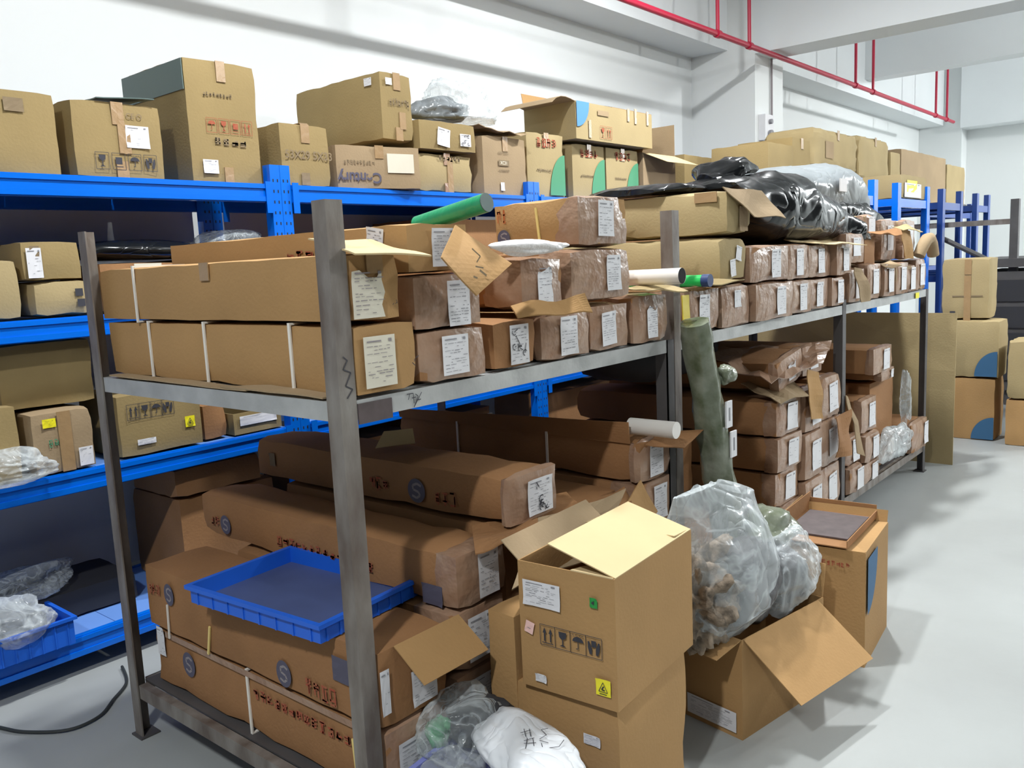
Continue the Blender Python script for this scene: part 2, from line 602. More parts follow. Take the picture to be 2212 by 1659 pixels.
def soft_box(d, rnd, dent=0.004, cuts=5, bulge=0.0, off=(0, 0, 0), grow=0.0):
    """box grid: flat faces, edges and corners slightly crushed"""
    bm = bmesh.new()
    w, dp, h = d
    seed = Vector((rnd.uniform(0, 50), rnd.uniform(0, 50), rnd.uniform(0, 50)))
    nx, ny, nz = [max(2, min(14, int(q/0.06)+1)) for q in d]
    # build surface grid
    vs = {}

    def V(i, j, k):
        key = (i, j, k)
        if key not in vs:
            p = Vector((i/nx*w, j/ny*dp, k/nz*h))
            c = Vector((w/2, dp/2, h/2))
            e = [i in (0, nx), j in (0, ny), k in (0, nz)]
            ne = sum(e)
            n1 = noise.noise(p*9+seed)
            if ne >= 2:
                a = dent*(0.5+abs(n1)*2.2)*(1.5 if ne == 3 else 1)
                for t in range(3):
                    if e[t]:
                        p[t] += a*(1 if p[t] < c[t] else -1)
            elif ne == 1:
                t = e.index(True)
                s = 1
                for q in range(3):
                    if q != t:
                        s *= math.sin(PI*p[q]/d[q])
                p[t] += (bulge*s+0.0)*(-1 if p[t] < c[t] else 1)
                p[t] += -abs(n1)*dent*.35*(-1 if p[t] < c[t] else 1)
            if grow:
                for t in range(3):
                    p[t] += grow*(-1 if p[t] < c[t] else 1) if e[t] else 0
            p += Vector(off)
            vs[key] = bm.verts.new(p)
        return vs[key]
    for (A, B, fa) in ((nx, nz, 'y'), (ny, nz, 'x'), (nx, ny, 'z')):
        for i in range(A):
            for j in range(B):
                for side in (0, 1):
                    if fa == 'y':
                        k = ny*side
                        q = [V(i, k, j), V(i+1, k, j), V(i+1, k, j+1), V(i, k, j+1)]
                        flip = side == 1
                    elif fa == 'x':
                        k = nx*side
                        q = [V(k, i, j), V(k, i+1, j), V(k, i+1, j+1), V(k, i, j+1)]
                        flip = side == 0
                    else:
                        k = nz*side
                        q = [V(i, j, k), V(i+1, j, k), V(i+1, j+1, k), V(i, j+1, k)]
                        flip = side == 0
                    if flip:
                        q.reverse()
                    bm.faces.new(q)
    return bm


def bm_obj(name, bm, mat, parent, smooth=True, M=None, ang=35):
    me = bpy.data.meshes.new(name)
    bm.to_mesh(me)
    bm.free()
    if smooth:
        me.polygons.foreach_set('use_smooth', [True]*len(me.polygons))
        me.set_sharp_from_angle(angle=R(ang))
    me.materials.append(MAT[mat])
    o = bpy.data.objects.new(name, me)
    COL.objects.link(o)
    if parent is not None:
        o.parent = parent
    if M is not None:
        o.matrix_local = M
    return o


def flap(parent, d, side, ang, L, mat='kraft', inset=0.004, a=0.0, b=1.0, curl=0.0, name='flap', taper=0.0, skew=0.0):
    """flap hinged on a top edge; ang 0 = closed inward, 90 = upright, 180 = straight out, 230 = hanging"""
    w, dp, h = d
    if side in ('F', 'B'):
        W = w
    else:
        W = dp
    x0, x1 = W*a+inset, W*b-inset
    mb = MB()
    n = 5
    t = 0.003
    rows = []
    for i in range(n+1):
        s = i/n
        q = L*s
        aa = R(ang)+curl*s*s
        rows.append((q*math.cos(aa), q*math.sin(aa), aa, s))
    for (c, z, aa, s) in rows:
        for x in (x0+taper*s+skew*s, x1-taper*s+skew*s):
            for k in (0, t):
                mb.v.append((x, c-math.sin(aa)*k, z+math.cos(aa)*k))
    for i in range(n):
        p = i*4
        q = p+4
        mb.f += [(p, p+2, q+2, q), (p+1, q+1, q+3, p+3), (p, q, q+1, p+1), (p+2, p+3, q+3, q+2)]
    mb.f += [(0, 1, 3, 2), (n*4, n*4+2, n*4+3, n*4+1)]
    if side == 'F':
        M = Matrix.Translation((0, 0, h))
    elif side == 'B':
        M = Matrix.Translation((w, dp, h)) @ Matrix.Rotation(PI, 4, 'Z')
    elif side == 'R':
        M = Matrix.Translation((w, 0, h)) @ Matrix.Rotation(PI/2, 4, 'Z')
    else:
        M = Matrix.Translation((0, dp, h)) @ Matrix.Rotation(-PI/2, 4, 'Z')
    return link(name, mb, mat, parent, M)


SEED = [11]


def carton(label, o, d, rz=0, mat='kraft', group=None, decals=(), flaps=None, tape='FT', dent=0.004, bulge=0.002, wrap=None, ry=0, rx=0,
           name='cardboard_box', cat='box', tapew=0.05, tmat='tape_clear', top=False):
    SEED[0] += 1
    rnd = random.Random(SEED[0])
    t = thing(name, label, cat, o, rz, group, rx, ry)
    w, dp, h = d
    if flaps is None:
        bm_obj('body', soft_box(d, rnd, dent, bulge=bulge), mat, t)
        if tape:
            if 'T' in tape and w > dp*.0:
                # seam of the closed top flaps runs along the longer side
                if dp >= w:
                    decal(t, d, ('tape', 'T', .5, .5, tapew, dp*.99, dict(mat=tmat)), rnd, .003+bulge)
                else:
                    decal(t, d, ('tape', 'T', .5, .5, w*.99, tapew, dict(mat=tmat)), rnd, .003+bulge)
            if 'F' in tape:
                L = min(.09, h*.3)
                F, s = face_mat('F', d, 0)
                decal(t, d, ('tape', 'F', .5, 1-L/2/h, tapew, L, dict(mat=tmat)), rnd, .003+bulge)
            if 'f' in tape:
                L = min(.07, h*.25)
                decal(t, d, ('tape', 'F', .5, L/2/h, tapew, L, dict(mat=tmat)), rnd, .003+bulge)
            if 'L' in tape:
                L = min(.07, h*.25)
                decal(t, d, ('tape', 'L', .5, 1-L/2/h, tapew, L, dict(mat=tmat)), rnd, .003+bulge)
    else:
        th = 0.004
        mb = MB()
        mb.box((0, 0, 0), (w, dp, th)).box((0, 0, th), (w, th, h)).box((0, dp-th, th), (w, dp, h)).box((0, th, th), (th, dp-th, h)).box((w-th, th, th), (w, dp-th, h))
        link('body', mb, mat, t)
        for f in flaps:
            flap(t, d, *f[:3], **(f[3] if len(f) > 3 else {}))
    if wrap:
        # glossy parcel tape wound round the front end, crumpled
        bm = soft_box((w, wrap, h), rnd, .006, bulge=.004, off=(0, 0, 0), grow=.0035)
        for v in bm.verts:
            n1 = noise.noise(v.co*28+Vector((SEED[0], 0, 0)))
            v.co += Vector((n1, n1*.8, noise.noise(v.co*33)))*.003
        bm_obj('tape_wrap', bm, 'tape_brown', t)
    for s in decals:
        decal(t, d, s, rnd, (.0095 if (wrap and s[1] == 'F') else .0045+bulge*.7))
    return t


def long_box(label, x, z, w, h, L=1.25, y=0.0, wrap=.16, lab=None, decals=(), rz=0, mat='kraft_brown', group=None, straps=(), **k):
    dc = list(decals)
    jr = random.Random(int(x*1000+z*777))
    if x > 1.6 and not rz:
        rz = jr.uniform(-.8, .8)
        y += jr.uniform(-.035, .01)
    if wrap and 'dent' not in k:
        k['dent'] = .007
    if lab:
        dc.append(lab)
    t = carton(label, (x, y, z), (w, L, h), rz, mat, group, dc, tape='', wrap=wrap, name='long_cardboard_carton', **k)
    for s in straps:
        # strap band wound round the carton
        mb = MB()
        e = .0055
        a, b = s-.005, s+.005
        mb.box((-e, a, -e), (w+e, b, 0)).box((-e, a, h), (w+e, b, h+e)).box((-e, a, 0), (-.001, b, h)).box((w+.001, a, 0), (w+e, b, h))
        link('strap', mb, k.get('smat', 'strap'), t)
    return t


def film_blob(name, label, cat, c, r, mat, seed=0, amp=.25, freq=5, group=None, flat_z=None, sub=5, rz=0, top=None, ridge=True, parent=None):
    """crumpled sack / pillow: ellipsoid pushed about by ridged noise, flattened where it rests"""
    bm = bmesh.new()
    bmesh.ops.create_icosphere(bm, subdivisions=sub, radius=1)
    s = Vector((seed*3.7, seed*1.9, seed*5.1))
    freq *= .62 if ridge else 1
    Rz = Matrix.Rotation(R(rz), 3, 'Z')
    for v in bm.verts:
        p = v.co.copy()
        n1 = noise.noise(p*freq*.35+s)
        n2 = noise.noise(p*freq+s)
        n3 = noise.noise(p*freq*2.3+s)
        k = 1+amp*(n1*1.1+((1-abs(n2)*2.4)*.22 if ridge else n2*.5)+(1-abs(n3)*2.2)*(.05 if ridge else .15))
        q = Vector((p.x*r[0], p.y*r[1], p.z*r[2]))*k
        if top:
            # pinch the top into a gathered neck
            if p.z > top:
                f = 1-(p.z-top)/(1-top)*.75
                q.x *= f
                q.y *= f
        q = Rz @ q
        if flat_z is not None and q.z < flat_z:
            q.z = flat_z+(q.z-flat_z)*.04
        v.co = q
    me = bpy.data.meshes.new(name)
    bm.to_mesh(me)
    bm.free()
    me.polygons.foreach_set('use_smooth', [True]*len(me.polygons))
    me.materials.append(MAT[mat])
    o = bpy.data.objects.new(name, me)
    COL.objects.link(o)
    o.location = c
    if parent is not None:
        o.parent = parent
    else:
        tag(o, label, cat, group)
    return o


def loft_bag(name, rings, mat, seed=0, amp=.10, parent=None, n=72, sub=8, closed_top=True, smooth=True):
    """rings: (x,y,z,rx,ry,rot) lofted with folds"""
    mb = MB()
    K = (len(rings)-1)*sub
    for i in range(K+1):
        s = i/sub
        a = min(int(s), len(rings)-2)
        t = s-a
        t = t*t*(3-2*t)
        q = [rings[a][k]*(1-t)+rings[a+1][k]*t for k in range(6)]
        for k in range(n):
            an = 2*PI*k/n
            d = Vector((math.cos(an), math.sin(an), 0))
            f1 = noise.noise(Vector((d.x*2.2, d.y*2.2, s*.55))+Vector((seed, 0, 0)))
            f2 = noise.noise(Vector((d.x*3.2, d.y*3.2, s*.9+d.x*1.5))+Vector((0, seed, 0)))
            f3 = noise.noise(Vector((d.x*12, d.y*12, s*3.0))+Vector((0, 0, seed)))
            kk = 1+amp*(f1*1.2+(1-abs(f2)*2.6)*.5+f3*.12)
            x = d.x*q[3]*kk
            y = d.y*q[4]*kk
            c, sn = math.cos(q[5]), math.sin(q[5])
            mb.v.append((q[0]+x*c-y*sn, q[1]+x*sn+y*c, q[2]+f2*.02*(1 if 0 < i < K else 0)))
    for i in range(K):
        for k in range(n):
            a = i*n+k
            b = i*n+(k+1) % n
            mb.f.append((a, b, b+n, a+n))
    mb.f.append(tuple(reversed(range(n))))
    if closed_top:
        mb.f.append(tuple(K*n+k for k in range(n)))
    return link(name, mb, mat, parent, smooth=smooth)


def hloft(name, st, mat, seed=0, amp=.02, parent=None, n=40, sub=8):
    # st: (x, y front, y back, z bottom, z top) stations along X
    mb = MB()
    K = (len(st)-1)*sub
    for i in range(K+1):
        s = i/sub
        a = min(int(s), len(st)-2)
        t = s-a
        t = t*t*(3-2*t)*.5+t*.5
        x, ya, yb, za, zb = [st[a][k]*(1-t)+st[a+1][k]*t for k in range(5)]
        for k in range(n):
            an = 2*PI*k/n
            c, sn = math.cos(an), math.sin(an)
            c = math.copysign(abs(c)**.75, c)
            sn = math.copysign(abs(sn)**(.8 if sn > 0 else .35), sn)
            y = (ya+yb)/2+c*(yb-ya)/2
            z = (za+zb)/2+sn*(zb-za)/2
            p = Vector((x*1.7+z*1.1, y*2.0, z*2.2))+Vector((seed, seed*2, 0))
            f1 = noise.noise(p)
            f2 = 1-abs(noise.noise(p*2.1))*3
            f3 = 1-abs(noise.noise(p*4.6))*3
            e = amp*(f1*1.0+f2*.6+f3*.22)
            up_ = 1 if sn > -.5 else .1
            mb.v.append((x+f2*amp*.3, y+c*e*up_, z+sn*e*up_))
    for i in range(K):
        for k in range(n):
            a = i*n+k
            b = i*n+(k+1) % n
            mb.f.append((a, a+n, b+n, b))
    mb.f.append(tuple(range(n)))
    mb.f.append(tuple(K*n+k for k in reversed(range(n))))
    return link(name, mb, mat, parent, smooth=True)


def sheet(name, pts, mat, parent=None, t=.004, crumple=.01, seed=0, n=8):
    """bilinear quad sheet of 4 corner points with thickness and crumple"""
    A, B, C, D = [Vector(p) for p in pts]
    nrm = (B-A).cross(D-A).normalized()
    mb = MB()
    for k in (0, 1):
        for j in range(n+1):
            for i in range(n+1):
                u, v = i/n, j/n
                p = (A*(1-u)+B*u)*(1-v)+(D*(1-u)+C*u)*v
                e = noise.noise(p*9+Vector((seed, 0, 0)))*crumple
                mb.v.append(tuple(p+nrm*(e+k*t)))
    N = (n+1)*(n+1)
    for j in range(n):
        for i in range(n):
            a = j*(n+1)+i
            mb.f.append((a, a+n+1, a+n+2, a+1))
            mb.f.append((N+a, N+a+1, N+a+n+2, N+a+n+1))
    for i in range(n):
        for (a, b) in ((i, i+1), (n*(n+1)+i+1, n*(n+1)+i), ((i+1)*(n+1), i*(n+1)), (i*(n+1)+n, (i+1)*(n+1)+n)):
            mb.f.append((a, b, N+b, N+a))
    return link(name, mb, mat, parent)


# ------------------------------------------------------------------ the building
struct('floor', MB().box((-8, -9, -.1), (17, 3.2, 0)), 'floor_paint')
struct('wall_back', MB().box((-8, 3.0, 0), (17, 3.2, 4.9)), 'white_wall')
struct('wall_far', MB().box((16.4, -9, 0), (16.6, 3.0, 4.9)), 'white_wall')
struct('ceiling', MB().box((-8, -9, 4.9), (17, 3.2, 5.0)), 'white_wall')
struct('trim_1', MB().box((-8, 2.58, 3.66), (7.37, 3.0, 4.9)), 'white_beam')['label'] = 'boxed white beam along the back wall, near bay'
struct('trim_2', MB().box((8.08, 2.58, 3.66), (16.03, 3.0, 4.9)), 'white_beam')['label'] = 'boxed white beam along the back wall, far bay'
struct('trim_3', MB().box((7.37, 2.28, 0), (8.08, 3.0, 4.9)), 'white_wall')['label'] = 'square white pillar'
struct('trim_4', MB().box((16.03, 2.28, 0), (16.4, 3.0, 4.9)), 'white_wall')['label'] = 'far white corner pillar'
struct('trim_5', MB().box((7.37, -9, 3.575), (7.80, 2.28, 4.9)), 'white_beam')['label'] = 'white cross beam at the pillar'
struct('trim_6', MB().box((11.7, -9, 3.92), (12.0, 2.58, 4.9)), 'white_beam')['label'] = 'white cross beam in the far bay'
struct('trim_7', MB().box((15.9, -9, 3.575), (16.4, 2.28, 4.9)), 'white_beam')['label'] = 'white beam on the far wall'
# fire pipe with its drop rods
t = thing('sprinkler_pipe', 'long thin red fire pipe under the ceiling along the white beam', 'pipe', (0, 2.09, 3.53))
link('pipe', MB().tube([(-6, 0, 0), (14.6, 0, 0)], .026, 12), 'red_pipe', t, smooth=True)
for k in range(0, 9):
    for dx in (0, .66):
        x = -4.85+3.67*k*0+(-0)  # base
        x = 6.17-3.67*3+3.67*(k-0)+dx if True else x
        if x > 14.5:
            continue
        link('drop_rod', MB().tube([(x, 0, 0), (x, 0, 1.37)], .018, 8), 'red_pipe', t, smooth=True)
        link('clamp', MB().tube([(x-.03, 0, 0), (x+.03, 0, 0)], .036, 12), 'red_pipe', t, smooth=True)
# small switch box with conduit on the pillar
t = thing('switch_box', 'small white electrical box with conduit on the white pillar', 'electrical box', (7.46, 2.28, 2.72))
link('box', MB().box((0, -.07, 0), (.22, 0, .26)), 'paper', t)
link('conduit', MB().tube([(.28, -.02, .1), (.28, -.02, .95)], .012, 8), 'ink_pale', t)
link('socket', MB().tube([(.11, -.1, .06), (.11, -.07, .06)], .045, 14), 'ink_grey', t)
link('knob', MB().tube([(.11, -.1, .19), (.11, -.07, .19)], .025, 14), 'ink_grey', t)


# ------------------------------------------------------------------ blue wall racking
def blue_post(x, y, z1, parent, w=.055, d=.055, back=1):
    mb = MB()
    mb.box((x-w/2, y, 0), (x-w/2+.004, y+d, z1)).box((x+w/2-.004, y, 0), (x+w/2, y+d, z1)).box((x-w/2+.004, y, 0), (x+w/2-.004, y+.004, z1))
    p = link('post', mb, 'blue_steel', parent)
    h = MB()
    z = .06
    while z < z1-.04:
        for s in (-.012, .012):
            h.box((x+s-.003, y-.0006, z), (x+s+.003, y, z+.014))
        z += .05
    q = link('slot_holes', h, 'hollow', p)
    q['kind'] = 'stuff'
    return p


def blue_beam(x0, x1, y, z, parent, h=.085, mat='blue_steel'):
    # stepped box beam: proud upper and lower ribs
    mb = MB()
    mb.box((x0, y, z-h), (x1, y+.03, z))
    mb.box((x0, y-.007, z-.022), (x1, y, z-.004)).box((x0, y-.007, z-h+.004), (x1, y, z-h+.026))
    b = link('beam', mb, mat, parent)
    for x in (x0, x1-.035):
        link('end_bracket', MB().box((x, y-.012, z-h-.05), (x+.035, y-.0075, z+.01)), mat, b)
    return b


YB = 1.91
LEV = (2.0, 1.45, 0.835, 0.165)
t = thing('blue_shelving', 'long bright blue steel shelving of four levels against the white wall', 'shelving', (0, 0, 0))
uprights = [-.70, 1.213, 1.27, 3.15, 3.21, 5.12, 5.18, 7.10]
for x in uprights:
    blue_post(x, YB, 2.09, t)
    blue_post(x, YB+.62, 2.09, t)
    mb = MB()
    for z in (.3, 1.0, 1.7):
        mb.box((x-.012, YB+.05, z), (x+.012, YB+.62, z+.02))
    link('brace', mb, 'blue_steel', t)
for (a, b) in ((-.67, 1.185), (1.30, 3.12), (3.24, 5.09), (5.21, 7.07)):
    for z in LEV:
        blue_beam(a, b, YB, z, t)
        blue_beam(a, b, YB+.62, z, t)
        n = 4
        for i in range(n):
            x0 = a+(b-a)*i/n
            x1 = a+(b-a)*(i+1)/n-.003
            link('deck_panel', MB().box((x0, YB+.03, z-.012), (x1, YB+.62, z-.003)), 'blue_deck' if z < 1 else 'blue_steel', t)
# grey backing boards behind the rack
for i, (x0, x1, z0, z1) in enumerate(((-.65, 1.15, 1.46, 1.95), (-.65, .93, .18, .8), (1.33, 3.1, 1.46, 1.95), (-.65, 1.15, .86, 1.40))):
    link('back_panel', MB().box((x0, YB+.66, z0), (x1, YB+.672, z1)), 'grey_board', t)

# top level boxes -------------------------------------------------
ZT = 2.0
G = 'cartons on the top blue shelf'
carton('plain cardboard box at the far left of the top blue shelf', (-.14, 1.95, ZT), (.40, .5, .31), decals=[('soft', 'F', .62, .82, .07, .05)], mat='kraft_tan', group=G, tape='')
carton('cardboard box with a white sheet and four black handling symbols', (.315, 1.95, ZT), (.375, .42, .305), mat='kraft_tan', group=G, tape='Ff', decals=[
    ('label', 'F', .70, .56, .10, .09, dict(dense=.2)), ('icons', 'F', .55, .22, .27, .055, dict(k=['glass', 'box', 'umbrella', 'hands'], mat='ink')),
    ('text', 'F', .68, .83, .05, .03, dict(s='CE O', mat='ink_soft')), ('tape', 'F', .55, .52, .05, .12)])
tag(sheet('loose_flap', [(.42, 1.94, 2.312), (.66, 1.93, 2.325), (.66, 2.15, 2.345), (.44, 2.2, 2.33)], 'cap_grey', None, crumple=.008, seed=9), 'dark grey-green loose flap on the box with black handling symbols', 'cardboard')
t = carton('tallest cardboard box on the top blue shelf with red handling symbols', (.815, 1.95, ZT), (.36, .54, .535), mat='kraft_tan', group=G, tape='Ff', tapew=.045, decals=[
    ('icons', 'F', .56, .47, .24, .052, dict(k=['umbrella', 'glass', 'box', 'up'], mat='ink_red')), ('glyphs', 'F', .56, .34, .17, .035, dict(n=4, mat='ink_soft')),
    ('glyphs', 'F', .43, .72, .15, .018, dict(n=9, mat='ink_soft')), ('label', 'F', .25, .13, .075, .06, dict(dense=.4)), ('tape', 'L', .5, .86, .54, .13, dict(mat='cap_grey'))])
carton('small squarish box with printed size numbers beside the blue posts', (1.285, 1.95, ZT), (.295, .40, .30), mat='kraft_tan', group=G, decals=[
    ('text', 'F', .55, .50, .2, .055, dict(s='53X29 5X33', mat='ink_soft')), ('soft', 'F', .45, .12, .05, .06)])
carton('cardboard box behind the size-numbered box, only its top showing', (1.62, 2.36, ZT), (.22, .22, .34), mat='kraft_tan', group=G, tape='')
carton('box with an upside-down printed name and a glossy taped front, under the large box', (1.63, 1.97, ZT), (.50, .42, .225), rz=-14, mat='kraft_grey', group=G, tape='F', decals=[
    ('tape', 'F', .75, .6, .16, .10, dict(mat='paper_cream')), ('text', 'F', .26, .26, .2, .075, dict(s='Century', rot=180, mat='ink_navy', bold=.002)), ('glyphs', 'F', .26, .6, .18, .022, dict(n=10, mat='ink_soft'))])
carton('large plain box lying across the shelf top above the upside-down print', (1.93, 1.93, ZT+.265), (.235, .74, .355), mat='kraft_tan', group=G, tape='Ff', decals=[
    ('glyphs', 'F', .55, .56, .15, .045, dict(n=7, mat='ink_soft')), ('label', 'L', .88, .87, .06, .04, dict(dense=.5)), ('label', 'F', .25, .86, .045, .035, dict(dense=.2)), ('tape', 'F', .62, .3, .045, .09)], dent=.006)
carton('low crumpled box with tape down its front, under the two-label box', (2.20, 1.95, ZT), (.45, .42, .225), mat='kraft_pale', group=G, tape='Ff', dent=.01, tmat='tape_brown', decals=[('glyphs', 'F', .55, .86, .18, .03, dict(n=6, mat='ink_soft')), ('tape', 'F', .55, .45, .045, .2, dict(mat='tape_clear'))])
carton('flat box with two white labels stacked on the crumpled box', (2.20, 1.93, ZT+.235), (.46, .44, .165), mat='kraft_tan', group=G, tape='', rz=-1, decals=[
    ('label', 'F', .40, .45, .10, .10, dict(rot=-8, dense=.4)), ('label', 'F', .79, .42, .09, .07, dict(dense=1.4, pen=1))])
carton('greenish tan box with a dark printed bar, its lid loose, before the blue post', (2.745, 1.95, ZT), (.42, .40, .36), mat='kraft_grey', group=G, tape='F', decals=[
    ('band', 'F', .45, .55, .1, .035, dict(mat='ink_soft')), ('text', 'F', .45, .72, .1, .022, dict(s='GB/T 2012', mat='ink_soft')), ('glyphs', 'F', .45, .42, .1, .012, dict(n=8, mat='ink_soft')),
    ('text', 'F', .45, .55, .1, .028, dict(s='XC31', mat='kraft_grey' if False else 'paper_cream')), ('label', 'F', .40, .15, .035, .05, dict(dense=.1))], flaps=None)
sheet('loose_cardboard_lid', [(2.70, 1.93, 2.395), (3.12, 1.90, 2.375), (3.14, 2.35, 2.40), (2.72, 2.35, 2.43)], 'kraft_grey', None, crumple=.03, seed=4)
tag(bpy.data.objects['loose_cardboard_lid'], 'curled grey-tan cardboard lid on the box before the blue post', 'cardboard')
o = thing('crumpled_plastic_bag', 'clear crumpled bag with black padding on the flat two-label box', 'bag', (2.72, 2.12, 2.43))
film_blob('black_padding', '', '', (-.16, 0, .06), (.20, .16, .075), 'grey_film', 5, .4, 6, flat_z=-.05, parent=o, sub=4)
film_blob('film', '', '', (.02, -.02, .09), (.24, .15, .17), 'milky_film', 2, .5, 6, flat_z=-.07, parent=o, sub=5)
for i, (x, w, h, lb) in enumerate(((3.20, .41, .42, 'green-arc box with red print, just right of the blue post'), (3.70, .40, .38, 'green-arc box in the middle under the blue-arc box'), (4.12, .44, .38, 'green-arc box on the right with red print under the blue-arc box'))):
    carton(lb, (x, 1.97, ZT+.003), (w, .4, h), mat='kraft_pale', group='green-arc cartons on the top blue shelf', tape='F', dent=.008 if i == 0 else .004, decals=[
        ('arc', 'F', 1-.09/w-.01, .15/h+.0, .17, .27, dict(mat='arc_green')), ('glyphs', 'F', .5, .84, .22, .06, dict(n=4, mat='ink_red')), ('glyphs', 'F', .42, .42, .16, .018, dict(n=9, mat='ink_soft'))])
t = carton('open box with a blue quarter-circle print lying on the green-arc boxes', (3.66, 1.90, ZT+.40), (1.0, .45, .25), ry=0, mat='kraft_pale', group=G, flaps=[('L', 168, .26, dict(mat='kraft_grey', curl=.35)), ('B', 100, .12, dict(a=.3, b=1.0)), ('F', 15, .2, dict(a=.45))], decals=[
    ('arc', 'F', .08, .66, .15, .17, dict(q='tl', mat='arc_blue_light')), ('tape', 'F', .66, .86, .03, .09), ('tape', 'F', .76, .86, .03, .11), ('tape', 'F', .93, .86, .03, .1), ('icons', 'F', .36, .26, .16, .07, dict(k=['glass', 'up'], mat='ink_red')), ('band', 'F', .33, .78, .14, .035, dict(mat='kraft_grey')), ('band', 'F', .16, .3, .03, .12, dict(mat='tape_clear'))])
t = carton('open box with its flaps sticking out right of the green-arc boxes', (4.60, 1.95, ZT+.003), (.5, .40, .37), mat='kraft_grey', group=G, flaps=[('F', 205, .20, dict(mat='kraft_inner', skew=.06)), ('R', 90, .25, dict(mat='kraft_grey')), ('B', 92, .24, dict(mat='kraft_grey')), ('L', 60, .1, {})])
carton('pale brown box with a small square sticker, behind the black sack', (5.22, 1.93, 2.0), (1.15, .5, .40), mat='kraft_tan', group=G, tape='F', decals=[('card', 'F', .18, .2, .06, .06)])

# level 2
G2 = 'things on the second blue shelf'
Z2 = 1.455
carton('tan box at the left edge of the second blue shelf', (-.25, 1.94, Z2), (.30, .4, .225), mat='kraft_pale', group=G2, dent=.006, tape='F')
carton('brown box with a black and white shipping label, upper of its stack', (.07, 1.95, Z2+.142), (.22, .38, .15), mat='kraft_tan', group=G2, tape='', decals=[('label', 'F', .20, .45, .055, .115, dict(dense=.3)), ('band', 'F', .22, .75, .035, .04, dict(mat='ink_soft'))])
carton('tan box with two dark symbols under the shipping-label box', (.09, 1.94, Z2), (.24, .38, .138), mat='kraft_pale', group=G2, tape='', dent=.008, decals=[('band', 'F', .72, .65, .03, .03, dict(mat='ink')), ('band', 'F', .74, .35, .03, .03, dict(mat='ink'))])
carton('thin brown box with tape lying behind the near grey post', (.36, 1.95, Z2), (.34, .4, .20), mat='kraft_brown', group=G2, tape='', decals=[('tape', 'F', .6, .9, .12, .03, dict(mat='paper_cream'))])
carton('low tan box in the dark end of the second blue shelf', (.74, 1.96, Z2), (.40, .4, .21), mat='kraft_tan', group=G2, tape='')
t = thing('black_film_roll', 'black glossy flat packet leaning along the second blue shelf', 'packet', (.33, 2.02, 1.665), 3)
film_blob('packet', '', '', (.28, .06, .04), (.34, .16, .05), 'black_film', 7, .2, 3, flat_z=-.035, parent=t, sub=4)
film_blob('clear_plastic_bag', 'clear shiny plastic bag at the end of the second blue shelf', 'bag', (1.04, 2.1, 1.725), (.15, .14, .07), 'clear_film', 9, .4, 5, flat_z=-.055, sub=4)
carton('dark wide carton on the second blue shelf right of the blue posts', (1.36, 1.98, Z2), (.8, .45, .18), mat='kraft_brown', group=G2, tape='')

# level 3
G3 = 'cartons on the third blue shelf'
Z3 = .84
carton('tall tan box at the left edge of the third blue shelf', (-.28, 1.94, Z3), (.26, .4, .29), mat='kraft_tan', group=G3, tape='F')
carton('large dark box at the back of the third blue shelf', (-.04, 2.02, Z3+.255), (.36, .45, .26), mat='kraft_tan', group=G3, tape='')
carton('box with a yellow sticker and a small green mark on the third blue shelf', (.02, 1.93, Z3), (.235, .40, .245), mat='kraft_grey', group=G3, tape='', decals=[('yellow', 'F', .28, .83, .05, .035), ('glyphs', 'F', .32, .5, .04, .03, dict(n=2, mat='arc_green')), ('label', 'F', .82, .2, .055, .075, dict(dense=.25)), ('tape', 'F', .52, .5, .05, .24)])
carton('box with handling symbols and a yellow warning sticker on the third blue shelf', (.36, 1.94, Z3), (.37, .40, .265), rz=-2, mat='kraft_tan', group=G3, tape='', decals=[('icons', 'F', .38, .72, .2, .055, dict(k=['up', 'glass', 'umbrella', 'hands'], mat='ink')), ('yellow', 'F', .84, .42, .045, .048, dict(esd=1)), ('label', 'F', .30, .22, .08, .024, dict(dense=1.2))])
carton('small dark box beside the yellow-warning box', (.76, 1.97, Z3), (.12, .35, .16), mat='kraft_brown', group=G3, tape='')
carton('open tray box lined with clear plastic on the third blue shelf', (.90, 1.95, Z3), (.26, .35, .10), mat='kraft_tan', group=G3, flaps=[('B', 95, .05, {})], decals=[('label', 'F', .5, .62, .2, .045, dict(dense=.1))])
film_blob('clear_plastic_bag', 'clear crumpled bag at the front of the third blue shelf, far left', 'bag', (-.14, 1.90, Z3+.055), (.20, .12, .065), 'milky_film', 3, .4, 6, flat_z=-.045, sub=5)
carton('dark brown carton under the third blue shelf beside the grey panel', (.62, 2.0, .17), (.5, .45, .42), mat='kraft_brown', group=G3, tape='')
carton('dark carton on top under the third blue shelf', (.60, 1.98, .60), (.44, .4, .13), mat='kraft_brown', group=G3, tape='')
carton('wide dark carton low in the middle blue bay', (1.34, 1.98, .17), (.7, .45, .5), mat='kraft_brown', group=G3, tape='')
carton('dark carton on the third blue shelf in the middle bay', (1.5, 1.98, Z3), (.6, .45, .3), mat='kraft_brown', group=G3, tape='')
carton('dark carton on the third blue shelf near the blue post', (2.3, 1.98, Z3), (.6, .45, .36), mat='kraft_brown', group=G3, tape='')
